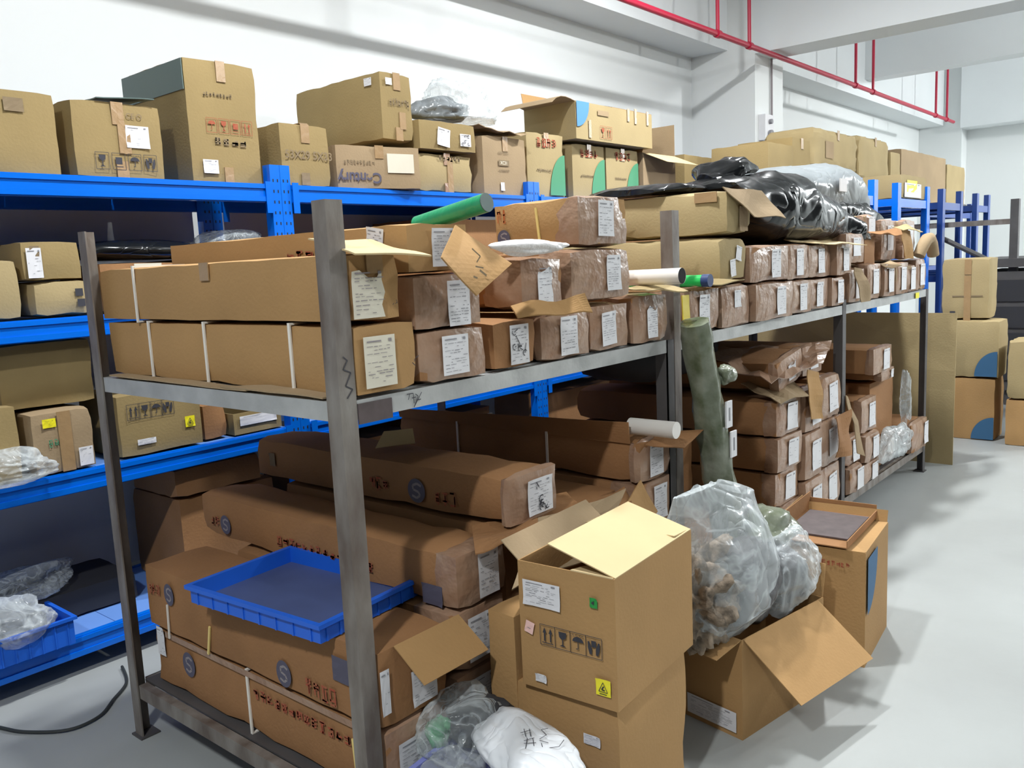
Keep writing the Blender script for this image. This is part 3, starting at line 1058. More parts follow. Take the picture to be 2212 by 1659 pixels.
for i_, (x_, z_, w_, h_) in enumerate(((2.12, .17, .62, .52), (2.95, .84, .16, .5), (3.28, .17, .85, .5), (4.18, .17, .85, .45), (3.28, Z3, .8, .42), (4.15, Z3, .85, .4), (3.28, Z2, .8, .4), (4.15, Z2, .85, .42), (2.25, Z2, .8, .4))):  # unseen cartons added to darken the bays and cover the blue bounce light
    carton(['dark carton low in the middle blue bay beside the wide one', 'narrow dark carton at the right end of the middle blue bay', 'dark carton at floor level of the third blue bay, left', 'dark carton at floor level of the third blue bay, right',
            'dark carton on the third shelf of the third blue bay, left', 'dark carton on the third shelf of the third blue bay, right', 'dark carton on the second shelf of the third blue bay, left', 'dark carton on the second shelf of the third blue bay, right',
            'dark carton on the second blue shelf, right half of the middle bay'][i_], (x_, 1.99, z_), (w_, .45, h_), mat='kraft_brown', group='cartons in the dark of the blue racking', tape='')
# bottom level
t = thing('blue_tray', 'deep blue plastic crate holding plastic bags, bottom blue shelf', 'tray', (-.42, 1.86, .165))


def tray(t, w, dp, h, mat='blue_plastic', rim=.012, ribs=10, floor_mat=None):
    th = .004
    mb = MB()
    mb.box((0, 0, 0), (w, th, h)).box((0, dp-th, 0), (w, dp, h)).box((0, th, 0), (th, dp-th, h)).box((w-th, th, 0), (w, dp-th, h))
    link('wall', mb, mat, t)
    link('bottom', MB().box((th, th, .0), (w-th, dp-th, .006)), floor_mat or mat, t)
    mb = MB()
    mb.box((-rim, -rim, h-.012), (w+rim, 0, h)).box((-rim, dp, h-.012), (w+rim, dp+rim, h)).box((-rim, 0, h-.012), (0, dp, h)).box((w, 0, h-.012), (w+rim, dp, h))
    link('rim', mb, mat, t)
    for i in range(ribs):
        x = w*(i+.5)/ribs
        link('rib', MB().box((x-.003, -.003, 0), (x+.003, 0, h-.012)), mat, t)
        y = dp*(i+.5)/ribs
        link('rib', MB().box((-.003, y-.003, 0), (0, y+.003, h-.012)), mat, t)


tray(t, .48, .34, .11)
film_blob('clear_plastic_bag', 'clear crumpled bag lying in the blue crate', 'bag', (-.16, 1.97, .285), (.17, .12, .09), 'milky_film', 21, .45, 6, flat_z=-.07, sub=5)
film_blob('clear_plastic_bag', 'flatter clear bag at the back of the bottom blue shelf', 'bag', (-.02, 2.27, .34), (.27, .14, .06), 'clear_film', 22, .45, 6, sub=5, flat_z=-.05)
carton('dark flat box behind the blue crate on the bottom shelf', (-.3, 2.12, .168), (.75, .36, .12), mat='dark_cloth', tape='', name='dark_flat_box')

# ------------------------------------------------------------------ grey rack
t = thing('grey_rack', 'long low grey angle-steel rack of three bays carrying the long cartons', 'rack', (0, 0, 0))
D = 1.28
RX = [(0, 1.743, 1), (1.575, 1.743, 1), (3.38, 1.30, 1), (5.05, 1.27, -1)]
for x, z1, s in RX:
    for y, sy in ((0, 1), (D, -1)):
        mb = MB()
        w = .05
        th = .005
        mb.box((min(x, x+s*w), min(y, y+sy*th), 0), (max(x, x+s*w), max(y, y+sy*th), z1))
        mb.box((min(x, x+s*th), min(y+sy*th, y+sy*w), 0), (max(x, x+s*th), max(y+sy*th, y+sy*w), z1))
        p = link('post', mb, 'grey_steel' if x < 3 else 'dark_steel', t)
        link('foot_plate', MB().box((x-.01*s, y-.01*sy, 0), (x+s*.06, y+sy*.06, .006)), 'dark_steel', p)
x = 1.575
link('post', MB().box((x-.055, .0, 0), (x-.05, .05, 1.27)).box((x-.055, 0, 0), (x-.005, .005, 1.27)), 'dark_steel', t)
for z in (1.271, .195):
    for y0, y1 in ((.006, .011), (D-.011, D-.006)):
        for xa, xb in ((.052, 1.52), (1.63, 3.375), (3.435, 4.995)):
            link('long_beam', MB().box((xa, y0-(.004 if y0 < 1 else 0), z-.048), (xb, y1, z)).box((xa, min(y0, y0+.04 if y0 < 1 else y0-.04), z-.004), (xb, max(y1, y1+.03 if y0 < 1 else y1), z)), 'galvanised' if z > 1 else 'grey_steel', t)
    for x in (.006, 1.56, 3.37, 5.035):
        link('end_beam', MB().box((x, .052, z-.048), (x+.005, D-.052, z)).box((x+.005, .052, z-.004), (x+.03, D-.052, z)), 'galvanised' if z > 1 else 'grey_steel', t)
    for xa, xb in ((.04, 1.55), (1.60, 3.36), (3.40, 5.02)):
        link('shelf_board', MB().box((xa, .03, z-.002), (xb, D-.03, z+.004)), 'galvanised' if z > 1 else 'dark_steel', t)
# dark weld plate and a chalked mark on the near corner
link('weld_plate', MB().box((.052, -.002, 1.212), (.16, .0015, 1.262)), 'weld', t)
M = Matrix(((1, 0, 0, .24), (0, 0, -1, -.0001), (0, 1, 0, 1.247), (0, 0, 0, 1)))
P = [stroke((-.03, .012), (-.008, .014), .0022), stroke((-.02, .014), (-.024, -.002), .0022), stroke((-.008, .014), (-.004, -.012), .0022), stroke((-.012, .002), (.002, .004), .0022), stroke((.0, .012), (.01, .006), .0022), stroke((.01, .006), (-.004, -.022), .0022), stroke((-.004, -.022), (.022, .016), .0022), stroke((.006, -.004), (.02, -.002), .0022)]
flat('handwriting', P, 'crayon', t, M @ Matrix.Rotation(R(-6), 4, 'Z'), .001)
M = Matrix(((1, 0, 0, .026), (0, 0, -1, -.0012), (0, 1, 0, 1.33), (0, 0, 0, 1)))
P = [stroke((-.008, .05), (.004, .04), .003), stroke((.004, .04), (-.01, .02), .003), stroke((-.01, .02), (.012, .01), .003), stroke((.012, .01), (-.006, -.02), .003), stroke((-.006, -.02), (.014, -.03), .003), stroke((.014, -.03), (-.004, -.05), .003)]
flat('pen_marks', P, 'crayon', t, M)

SH = 1.277
GA = 'long cartons on the upper grey shelf, near bay'


def lab(u=.6, v=.5, w=.085, h=.115, **k):
    return ('label', 'F', u, v, w, h, k)


# near bay, upper shelf
long_box('lower of the two wide clean cartons behind the near grey post, three white straps', .052, SH, .20, .172, 1.26, y=-.005, wrap=None, mat='kraft', group=GA, straps=(.25, .66, .98),
         decals=[('cream', 'F', .36, .47, .100, .125, {}), ('pen', 'F', .88, .4, .03, .04, dict(n=3))])
long_box('wide clean carton with a torn label and open lid behind the near grey post', .048, SH+.178, .165, .165, 1.28, y=0, wrap=None, mat='kraft', group=GA, straps=(1.03,),
         decals=[('cream', 'F', .36, .42, .105, .120, dict(torn=.3)), ('tape', 'F', .5, .85, .05, .05), ('pen', 'F', .85, .3, .02, .03, dict(n=3)), ('tape', 'L', .52, .85, .045, .05)])
for q_, lb_ in (([(.004, .40, 1.276), (.05, .36, 1.276), (.05, 1.15, 1.277), (.004, 1.18, 1.277)], 'narrow cardboard strip on the near shelf edge, farther piece'),
                 ([(.004, .07, 1.277), (.05, .07, 1.279), (.05, .35, 1.285), (.004, .52, 1.281)], 'curled cardboard strip on the near shelf edge, nearer piece')):
    tag(sheet('cardboard_strip', q_, 'kraft_grey', None, crumple=.004, seed=77), lb_, 'cardboard', 'cardboard strips on the shelf edge')
t = sheet('lid_flap', [(.035, -.05, 1.612), (.22, -.11, 1.600), (.235, .12, 1.652), (.05, .14, 1.655)], 'kraft_inner', None, crumple=.008, seed=8)
tag(t, 'torn pale cardboard flap over the torn-label carton', 'cardboard')
long_box('tape-wrapped carton with a white label, lower row, first right of the clean cartons', .262, SH, .255, .135, 1.2, y=0, lab=lab(.50, .5, .10, .105), group=GA)
long_box('tape-wrapped carton with a white label, half hidden by the hanging flap', .258, SH+.143, .25, .135, 1.2, y=.0, lab=lab(.62, .45, .085, .12), group=GA)
long_box('carton with a label scribbled in black pen, lower row', .555, SH, .195, .14, 1.2, y=.0, lab=lab(.55, .48, .085, .115, pen=1), group=GA, mat='kraft_brown', wrap=None)
long_box('carton with a bent open flap in the lower row, label crisp and white', .772, SH, .25, .14, 1.2, y=0, lab=lab(.52, .5, .09, .12), group=GA, mat='kraft', wrap=.05)
long_box('last carton of the near bay lower row, label slightly tilted', 1.032, SH, .225, .15, 1.2, y=0, lab=lab(.42, .48, .085, .11, rot=3), group=GA)
t = sheet('bent_flap', [(.63, -.03, 1.425), (.87, -.12, 1.415), (.86, -.10, 1.47), (.66, .02, 1.455)], 'kraft', None, crumple=.02, seed=3)
tag(t, 'bent brown flap over the scribbled-label carton', 'cardboard')
long_box('dark taped carton with a torn white label, second row', .69, SH+.168, .205, .145, 1.15, y=0, lab=lab(.5, .45, .075, .12, torn=.25), group=GA, rz=0)
long_box('glossy tape-wrapped carton second row, label with a drawn square', .925, SH+.172, .34, .16, 1.2, y=-.01, lab=lab(.66, .52, .085, .115), group=GA)
long_box('top carton with an orange mark and a round navy emblem on its side', .985, SH+.347, .285, .155, .36, y=0, wrap=.10, lab=lab(.50, .55, .09, .115, rot=-2), group=GA, mat='kraft',
         decals=[('logo', 'L', .15, .25, .055, .055), ('glyphs', 'L', .14, .72, .05, .05, dict(n=2, mat='ink_orange')), ('strap', 'L', .56, .45, .008, .12, dict(rot=6, mat='strap_yellow'))])
# long carton lying on the second row behind the open one
t = long_box('long carton with red print behind the upper clean carton, its end torn open', .265, SH+.287, .23, .13, 1.18, y=.02, wrap=None, mat='kraft', group=GA,
             decals=[('glyphs', 'L', .68, .45, .26, .05, dict(n=6, mat='ink_red')), ('label', 'L', .90, .6, .065, .09, dict(rot=-10)), ('label', 'F', .55, .5, .09, .10, {})])
t = sheet('cut_cardboard_flap', [(.262, -.10, 1.60), (.365, -.115, 1.50), (.525, -.10, 1.575), (.44, .019, 1.685)], 'kraft', None, crumple=.006, seed=12)
tag(t, 'square cardboard flap with pen marks hanging under the green tube', 'cardboard')
flat('pen_marks', [stroke((.36, 1.62), (.39, 1.60), .004), stroke((.39, 1.60), (.375, 1.585), .004), stroke((.37, 1.575), (.40, 1.57), .004), stroke((.385, 1.565), (.41, 1.55), .006), stroke((.36, 1.55), (.375, 1.545), .005)], 'ink_soft', t,
     Matrix(((1, 0, 0, 0), (0, 0, -1, -.115), (0, 1, 0, 0), (0, 0, 0, 1))))
t = thing('green_tube', 'dark green film-wrapped tube slanting up out of the torn carton', 'tube', (0, 0, 0))
a, b = Vector((.50, .22, 1.70)), Vector((.497, -.05, 1.742))
link('tube', MB().tube([a, a.lerp(b, .5), b], .026, 20), 'green_sleeve', t, smooth=True)
dd = (b-a).normalized()
link('end_cap', MB().tube([b+dd*.0005, b+dd*.003], .0255, 20), 'cap_grey', t)
t = film_blob('white_foam_strip', 'ragged white foam strip poking out below the orange-marked carton', 'foam', (.71, -.02, 1.622), (.15, .028, .022), 'white_foam', 31, .35, 6, sub=4, rz=-8)
WTX, WTZ, GTX, GTZ, STX, STZ = 1.425, 1.507, 1.675, 1.480, 1.365, .970
# middle bay, upper shelf
GB = 'long cartons on the upper grey shelf, middle bay'
long_box('upper of two pale long cartons, with dusty open flap', 1.985, SH+.375, .235, .18, 1.2, y=.0, wrap=None, mat='kraft_pale', group=GB, decals=[('tape', 'L', .92, .85, .1, .04), ('dusty', 'F', .55, .35, .08, .1)], dent=.01)
long_box('lower of two pale long cartons, scraps of label on its end', 1.965, SH+.185, .25, .182, 1.2, y=.0, wrap=None, mat='kraft_pale', group=GB, decals=[('label', 'F', .62, .62, .05, .06, dict(rot=-12, dense=.2)), ('label', 'F', .4, .3, .05, .07, dict(rot=6, dense=.2))], dent=.01)
long_box('carton with a tattered label and a torn open top', 1.29, SH, .235, .165, 1.2, y=0, lab=lab(.5, .45, .075, .12, torn=.3), group=GB)
long_box('dusky carton with a long narrow label, in the row under the green-ended tube', 1.655, SH, .275, .165, 1.2, y=0, lab=lab(.5, .5, .085, .125), group=GB)
long_box('carton with a tiny label under the pale pair', 1.945, SH, .255, .165, 1.2, y=0, lab=lab(.5, .68, .06, .07, dense=.2), group=GB, mat='kraft', wrap=.03)
for i, (x, w, z, h, lb) in enumerate(((2.225, .40, SH, .16, 'lower-row tape-wrapped carton first right of the pale pair'), (2.635, .26, SH, .155, 'lower-row carton second right of the pale pair, skewed label'),
                                      (2.225, .40, SH+.168, .155, 'upper-row tape-wrapped carton first right of the pale pair'), (2.635, .26, SH+.163, .16, 'upper-row carton second right of the pale pair'),
                                      (2.91, .27, SH, .15, 'lower-row carton under the carton with the pale raised lid'), (3.19, .20, SH, .15, 'lower-row crumpled carton at the third grey post'),
                                      (2.91, .30, SH+.16, .16, 'carton with a pale raised lid above the third grey post'), (3.22, .22, SH+.16, .16, 'narrow upper-row carton past the raised-lid carton'))):
    long_box(lb, x, z, w, h, 1.15, y=0, lab=lab(.62 if w > .3 else .5, .5, .10 if w > .3 else .085, .125 if i < 4 else .12, dense=.5), group=GB, mat='kraft_brown')
t = sheet('raised_lid', [(2.92, -.02, 1.60), (3.45, -.10, 1.585), (3.40, -.02, 1.60), (2.95, .22, 1.64)], 'kraft_inner', None, crumple=.01, seed=14)
tag(t, 'long pale cardboard lid sticking out over the third grey post', 'cardboard')
t = sheet('dusty_flap', [(2.09, -.09, 1.72), (2.38, -.10, 1.715), (2.28, -.03, 1.83), (1.97, .0, 1.835)], 'kraft_grey', None, crumple=.012, seed=15)
tag(t, 'dusty cardboard flap hanging in front of the black sack', 'cardboard')
t = carton('square pale box between the black sack and the raised lid', (3.30, .10, SH+.335), (.50, .5, .155), mat='kraft_pale', tape='')
t = thing('white_tube', 'white hollow plastic tube lying above the tattered-label carton', 'tube', (0, 0, 0))
link('tube', MB().tube([(WTX, .50, 1.50), (WTX, -.12, WTZ)], .028, 24, caps=False), 'white_tube', t, smooth=True)
link('hollow_end', MB().tube([(WTX, -.116, WTZ), (WTX, -.119, WTZ)], .0275, 24), 'hollow', t)
t = thing('green_capped_tube', 'bright green tube with a navy end beside the white tube', 'tube', (0, 0, 0))
link('tube', MB().tube([(GTX, .30, GTZ), (GTX, -.08, GTZ)], .022, 18), 'green_bright', t, smooth=True)
link('end_cap', MB().tube([(GTX, -.07, GTZ), (GTX, -.10, GTZ)], .024, 18), 'navy_cap', t, smooth=True)
tag(sheet('yellow_tape', [(1.585, -.03, 1.28), (1.64, -.03, 1.28), (1.635, -.03, 1.43), (1.58, -.03, 1.43)], 'yellow_tape', None, crumple=.004, n=4), 'strip of yellow tape hanging over the middle grey post', 'tape')
t = sheet('torn_top_flap', [(1.29, -.06, 1.455), (1.54, -.08, 1.447), (1.545, .04, 1.475), (1.31, .06, 1.47)], 'kraft_pale', None, crumple=.015, seed=17)
tag(t, 'torn pale flap standing over the tattered-label carton', 'cardboard')
t = sheet('torn_top_flap', [(1.66, -.05, 1.458), (2.05, -.06, 1.462), (1.98, .06, 1.472), (1.68, .06, 1.472)], 'kraft_pale', None, crumple=.012, seed=18)
tag(t, 'torn pale flap on the carton under the green-ended tube', 'cardboard')
# black and grey sacks
t = thing('black_plastic_sack', 'shiny black plastic sack slumped over the pale cartons and middle bay', 'sack', (0, 0, 0))
hloft('sack_body', [(2.28, .10, .62, 1.86, 1.875), (2.45, .10, .70, 1.80, 1.885), (2.62, .10, .72, 1.68, 1.925), (2.85, .06, .74, 1.62, 1.965), (3.05, .03, .74, 1.612, 1.96), (3.25, .02, .72, 1.612, 1.92), (3.50, .05, .60, 1.612, 1.86), (3.62, .06, .50, 1.612, 1.80), (3.80, .02, .07, 1.612, 1.70), (3.92, .03, .06, 1.612, 1.64)], 'black_film', 41, .03, t)
hloft('gathered_neck', [(2.58, .30, .42, 1.90, 1.96), (2.66, .24, .48, 1.92, 2.01), (2.76, .24, .5, 1.95, 2.03), (2.86, .26, .48, 1.96, 2.06), (2.96, .28, .44, 1.98, 2.03), (3.04, .33, .40, 1.98, 2.0)], 'black_film', 47, .035, t, sub=6)
hloft('sack_fold', [(1.95, .30, .60, 1.842, 1.852), (2.05, .2, .7, 1.842, 1.875), (2.2, .2, .75, 1.842, 1.88), (2.4, .25, .7, 1.85, 1.89)], 'black_film', 45, .015, t, sub=6)
t = thing('grey_plastic_sack', 'large grey-black plastic sack behind the black one', 'sack', (0, 0, 0))
hloft('sack_body', [(3.50, .66, .95, 1.90, 2.0), (3.75, .55, 1.0, 1.86, 2.05), (4.0, .45, 1.02, 1.82, 2.085), (4.3, .38, 1.05, 1.80, 2.11), (4.6, .35, 1.05, 1.80, 2.12), (4.9, .36, 1.0, 1.80, 2.09), (5.08, .40, .95, 1.78, 2.02), (5.20, .5, .85, 1.76, 1.90)], 'grey_film', 51, .03, t)  # lighter grey top paints the reflected light; the underside stays black
hloft('sack_underside', [(3.60, .62, .95, 1.72, 1.86), (3.9, .42, .95, 1.72, 1.88), (4.4, .34, .95, 1.74, 1.90), (4.9, .30, .95, 1.60, 1.90), (5.15, .34, .9, 1.58, 1.84), (5.28, .42, .8, 1.62, 1.76)], 'black_film', 52, .03, t)
link('paper_label', MB().box((4.32, .345, 1.93), (4.44, .352, 2.01)), 'paper', t)
# far bay upper
GC = 'cartons on the upper grey shelf, far bay'
far = [(3.47, .26, .18), (3.75, .24, .2), (4.01, .20, .19), (4.23, .24, .19), (4.49, .22, .17), (4.73, .24, .2)]
names = ['first', 'second', 'third', 'fourth', 'fifth', 'sixth']
for i, (x, w, h) in enumerate(far):
    long_box(f'{names[i]} labelled carton from the left in the bottom row of the far bay', x, SH, w, h, 1.1, y=.0, lab=lab(.5, .5, .10, .14, dense=.15), group=GC, wrap=.10, mat='kraft_grey')
for i, (x, z, w, h, lb) in enumerate(((3.50, 1.49, .30, .16, 'far-bay carton just below the grey sack, narrow label'), (4.2, 1.49, .30, .24, 'upper far-bay carton with a large grey label'), (4.52, 1.49, .27, .24, 'tall upper far-bay carton beside the rolled paper'), (4.0, 1.63, .18, .13, 'small far-bay carton with a label under the sack'))):
    long_box(lb, x, z, w, h, .9, y=.05 if i != 3 else .12, lab=lab(.5, .55, .12, .15 if h > .2 else .10, dense=.1), group=GC, wrap=.06, mat='kraft_grey')
carton('dark open carton end in the far bay', (3.82, .03, 1.475), (.19, .8, .15), mat='kraft_brown', tape='', name='long_cardboard_carton')
tag(link('rolled_paper', MB().tube([(4.72, -.02, 1.50), (4.75, -.035, 1.56), (4.82, -.04, 1.605), (4.91, -.035, 1.61), (4.99, -.03, 1.57), (5.03, -.03, 1.50)], .038, 14), 'kraft_grey', smooth=True), 'arched brown paper roll bulging from the far bay cartons', 'paper')
for q_, mt_, lb_ in (([(3.92, -.03, 1.64), (4.14, -.08, 1.63), (4.20, -.05, 1.66), (3.96, .1, 1.67)], 'kraft_brown', 'brown torn flap over the dark open end in the far bay'),
                     ([(4.24, -.05, 1.50), (4.42, -.07, 1.49), (4.44, -.05, 1.66), (4.28, -.03, 1.67)], 'kraft', 'upright torn flap before the large-label far-bay carton'),
                     ([(4.24, -.06, 1.665), (4.50, -.10, 1.65), (4.46, -.02, 1.69), (4.26, .02, 1.69)], 'kraft_pale', 'pale curled edge above the upright torn flap in the far bay'),
                     ([(3.98, -.04, 1.452), (4.16, -.07, 1.445), (4.18, .0, 1.475), (3.99, .0, 1.478)], 'kraft_grey', 'crumpled edge on the third bottom-row far-bay carton'),
                     ([(3.40, -.08, .47), (3.46, -.09, .44), (3.50, -.004, .74), (3.42, -.004, .78)], 'kraft_grey', 'long torn cardboard strip hanging down the third grey post'),
                     ([(2.78, -.05, .76), (2.93, -.06, .74), (2.95, -.04, .97), (2.80, -.03, 1.0)], 'kraft', 'upright torn flap at the top of the centre stack'),
                     ([(3.12, -.06, .50), (3.30, -.07, .48), (3.34, -.05, .72), (3.16, -.04, .70)], 'kraft_brown', 'slack brown flap over the right stack of the middle bay'),
                     ([(2.46, -.04, .885), (2.78, -.05, .885), (2.80, .05, .96), (2.56, .2, .95)], 'kraft_grey', 'slanting dusty flap over the left stack of the middle bay')):
    tag(sheet('torn_flap', q_, mt_, None, crumple=.025, seed=len(lb_)), lb_, 'cardboard')
t = sheet('torn_cardboard', [(3.50, -.06, 1.28), (3.62, -.07, 1.28), (3.56, -.04, 1.46), (3.48, -.03, 1.47)], 'kraft_grey', None, crumple=.03, seed=19)
tag(t, 'torn cardboard scrap hanging at the third grey post', 'cardboard')
t = sheet('yellow_sticker_far', [(4.72, -.006, 1.225), (4.80, -.006, 1.225), (4.80, -.006, 1.262), (4.72, -.006, 1.262)], 'sticker_yellow', None, crumple=0, n=1, t=.001)
t.name = 'yellow_sticker'
t.parent = bpy.data.objects['grey_rack']

# near bay, lower shelf -----------------------------------------------------
LO = .203
GD = 'long cartons on the lower grey shelf, near bay'
red = lambda u, v, w, h, n: ('glyphs', 'L', u, v, w, h, dict(n=n, mat='ink_red'))
t = long_box('bottom long carton with red print along its side, near end of the rack', .062, LO, .225, .20, 1.20, y=0, wrap=.05, group=GD, mat='kraft_brown', straps=(.62,), decals=[
    ('logo', 'L', .20, .62, .075, .085), red(.70, .70, .46, .036, 13), lab(.42, .5, .12, .12), ('label', 'L', .055, .8, .05, .10, dict(dense=.3)), ('strap', 'L', .90, .38, .010, .15, dict(rot=4, mat='strap_yellow')), ('band', 'L', .5, .965, 1.0, .02, dict(mat='tape_brown'))])
t = long_box('upper long carton under the blue tray with round emblems and an open end flap', .055, LO+.208, .24, .215, 1.20, y=0, wrap=None, group=GD, mat='kraft_brown', decals=[
    ('logo', 'L', .14, .66, .06, .075), ('logo', 'L', .66, .22, .07, .08), red(.80, .2, .14, .05, 4), ('navy', 'L', .88, .62, .07, .07), ('strap', 'L', .33, .2, .008, .10, dict(rot=-14, mat='strap_yellow')), ('strap', 'L', .12, .2, .006, .12, dict(rot=-4)), lab(.62, .35, .09, .10), ('label', 'F', .06, .5, .03, .12, dict(dense=.2)), ('glyphs', 'L', .06, .66, .08, .045, dict(n=3, mat='ink_red'))])
flap(t, (.24, 1.2, .215), 'F', 215, .13, mat='kraft', a=.22, b=1.25)
long_box('third carton up, resting on the labelled ends, with emblem and red print', .352, .632, .21, .155, 1.34, y=0, wrap=.09, group=GD, mat='kraft_brown', lab=lab(.58, .5, .085, .13), decals=[
    ('logo', 'L', .14, .38, .065, .07), ('glyphs', 'L', .09, .4, .06, .035, dict(n=2, mat='ink_red')), red(.56, .38, .50, .034, 14), ('navy', 'L', .93, .2, .08, .06)])
long_box('labelled carton end directly under the third carton', .33, .452, .215, .172, 1.1, y=0, group=GD, lab=lab(.45, .5, .10, .13))
long_box('lowest labelled carton end beside the small bags', .33, LO, .215, .24, 1.1, y=0, group=GD, lab=lab(.45, .7, .10, .10))
long_box('emblem carton slanting over the stack, with a white end label and red print', .59, .805, .23, .148, 1.30, y=0, wrap=.04, group=GD, mat='kraft_brown', lab=lab(.58, .48, .12, .11, pen=1), decals=[
    ('logo', 'L', .70, .42, .08, .08), red(.80, .36, .1, .05, 3), red(.56, .4, .1, .05, 3), ('soft', 'L', .09, .5, .035, .05)])
long_box('carton hidden below the emblem carton', .60, LO, .2, .3, 1.1, y=.04, group=GD, wrap=None)
long_box('flattened carton below the emblem carton', .60, LO+.31, .21, .28, 1.1, y=.04, group=GD, wrap=None)
long_box('carton in the dark between the stacks, label end low', .86, LO, .22, .42, 1.2, y=.05, group=GD, wrap=None)
long_box('carton with two labels on its end beside the loose cardboard', 1.09, LO, .21, .40, 1.2, y=.0, group=GD, lab=lab(.6, .8, .1, .11))
long_box('dark carton lying above the loose cardboard', .88, LO+.43, .40, .12, 1.2, y=.08, group=GD, wrap=None)
long_box('tall dark long carton with thin straps and a white tube in its mouth', 1.315, .77, .215, .15, 1.27, y=0, group=GD, mat='kraft_brown', lab=lab(.45, .5, .095, .12), straps=(.42, .9), wrap=.05)
long_box('carton with a kraft flap hanging by it, right end of the near bay', 1.315, .595, .215, .17, 1.2, y=0, group=GD, lab=lab(.55, .5, .09, .13))
long_box('low carton at the foot of the middle grey post', 1.315, .40, .215, .19, 1.2, y=0, group=GD, lab=lab(.6, .5, .09, .12))
long_box('lowest carton at the foot of the middle grey post', 1.315, LO, .215, .19, 1.2, y=0, group=GD, wrap=None)
t = sheet('kraft_flap', [(1.10, -.045, .72), (1.17, -.055, .60), (1.37, -.03, .66), (1.30, -.005, .79)], 'kraft', None, crumple=.006, seed=20)
tag(t, 'square kraft flap hanging beside the right-end cartons', 'cardboard')
t = thing('white_tube', 'short white plastic tube poking out of the dark strapped carton', 'tube', (0, 0, 0))
link('tube', MB().tube([(STX, .07, STZ), (STX, -.115, STZ), (STX, -.12, STZ)], .030, 24), 'white_tube', t, smooth=True)
tag(sheet('raised_carton_side', [(1.312, .04, .915), (1.312, 1.26, .915), (1.306, 1.26, .955), (1.302, .04, .995)], 'kraft_brown', None, crumple=.006, seed=23), 'raised dark side wall of the strapped carton behind the short white tube', 'cardboard')
t = sheet('brown_flap', [(1.30, -.03, .92), (1.45, -.10, .885), (1.60, -.10, .925), (1.50, .02, .93)], 'kraft_brown', None, crumple=.006, seed=21)
tag(t, 'brown cardboard flap below the short white tube', 'cardboard')
# blue tray on the long carton
t = thing('blue_tray', 'shallow empty blue plastic tray on the front long cartons', 'tray', (.005, .16, .630), 4.5)
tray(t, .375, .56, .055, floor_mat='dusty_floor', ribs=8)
# loose flattened cardboard pieces
for i, (q, mt, lb) in enumerate((
        ([(.57, -.10, .69), (1.10, -.12, .70), (1.28, .05, .76), (.80, .10, .76)], 'kraft_brown', 'crumpled brown cardboard sheet heaped before the middle of the near bay'),
        ([(.42, -.14, .705), (.70, -.22, .73), (1.12, -.06, .80), (.72, .0, .80)], 'kraft_grey', 'long dusty cardboard strip pointing at the middle post'),
        ([(.66, -.05, .75), (.95, -.12, .755), (1.00, .10, .80), (.75, .18, .79)], 'kraft_brown', 'small folded cardboard piece on the heap'),
        ([(.40, -.03, .79), (.60, -.10, .80), (.74, .02, .80), (.55, .12, .80)], 'kraft_brown', 'torn flap over the front end of the third carton'))):
    tag(sheet('cardboard_scrap', q, mt, None, crumple=.02, seed=30+i), lb, 'cardboard', 'loose cardboard scraps')
tag(sheet('cream_paper', [(.62, .62, .975), (.74, .55, .975), (.76, .58, 1.02), (.68, .64, 1.02)], 'kraft_inner', None, crumple=.005), 'small cream paper on top of the dark strapped carton', 'paper')

# middle bay, lower shelf: stack of labelled ends
GE = 'long cartons on the lower grey shelf, middle bay'
k = 0
rows = ['bottom', 'second', 'third', 'top']
for ci, (x, w, cn, zs) in enumerate(((2.50, .29, 'left', (LO, .373, .543, .713)), (2.80, .22, 'centre', (LO, .44, .68)), (3.03, .30, 'right', (LO, .45, .70)))):
    for ri, z in enumerate(zs):
        h = (zs[ri+1]-z-.006) if ri+1 < len(zs) else (.17 if ci == 0 else .22)
        hid = False
        long_box(f'{rows[ri] if ri < len(zs)-1 or ci == 0 else "topmost"} carton of the {cn} stack in the middle bay', x, z, w, h, 1.15, y=.0 if ci else 0, group=GE, wrap=.07, mat='kraft_brown',
                 lab=lab(.55, .5, .12, min(.15, h*.75), dense=.15, rot=(ci*3-2)))
long_box('carton tilted on the stacks of the middle bay, torn label', 2.60, .915, .30, .14, 1.0, y=.02, group=GE, lab=lab(.5, .5, .1, .09, torn=.4), ry=-9, wrap=.05)
long_box('carton at the third post top of the middle bay, crushed', 2.95, .94, .26, .15, 1.0, y=.04, group=GE, lab=lab(.5, .5, .1, .09, dense=.2), wrap=.05)
t = sheet('curled_brown_sheet', [(2.45, .0, .98), (2.95, -.05, 1.0), (3.22, .0, 1.10), (2.60, .5, 1.10)], 'tape_brown', None, crumple=.05, seed=40)
tag(t, 'curled glossy brown sheet over the middle bay stacks', 'cardboard')
film_blob('dark_sack', 'dark cloth-like bundle lying behind the curled sheet in the middle bay', 'sack', (2.6, .75, 1.08), (.55, .32, .13), 'dark_cloth', 71, .3, 4, sub=4, flat_z=-.12)
long_box('dark carton lying in the gap of the middle bay', 1.75, LO, .35, .25, 1.1, y=.12, group=GE, wrap=None)
long_box('dark carton high in the gap behind the green roll', 1.75, LO+.255, .6, .28, 1.0, y=.35, group=GE, wrap=None)

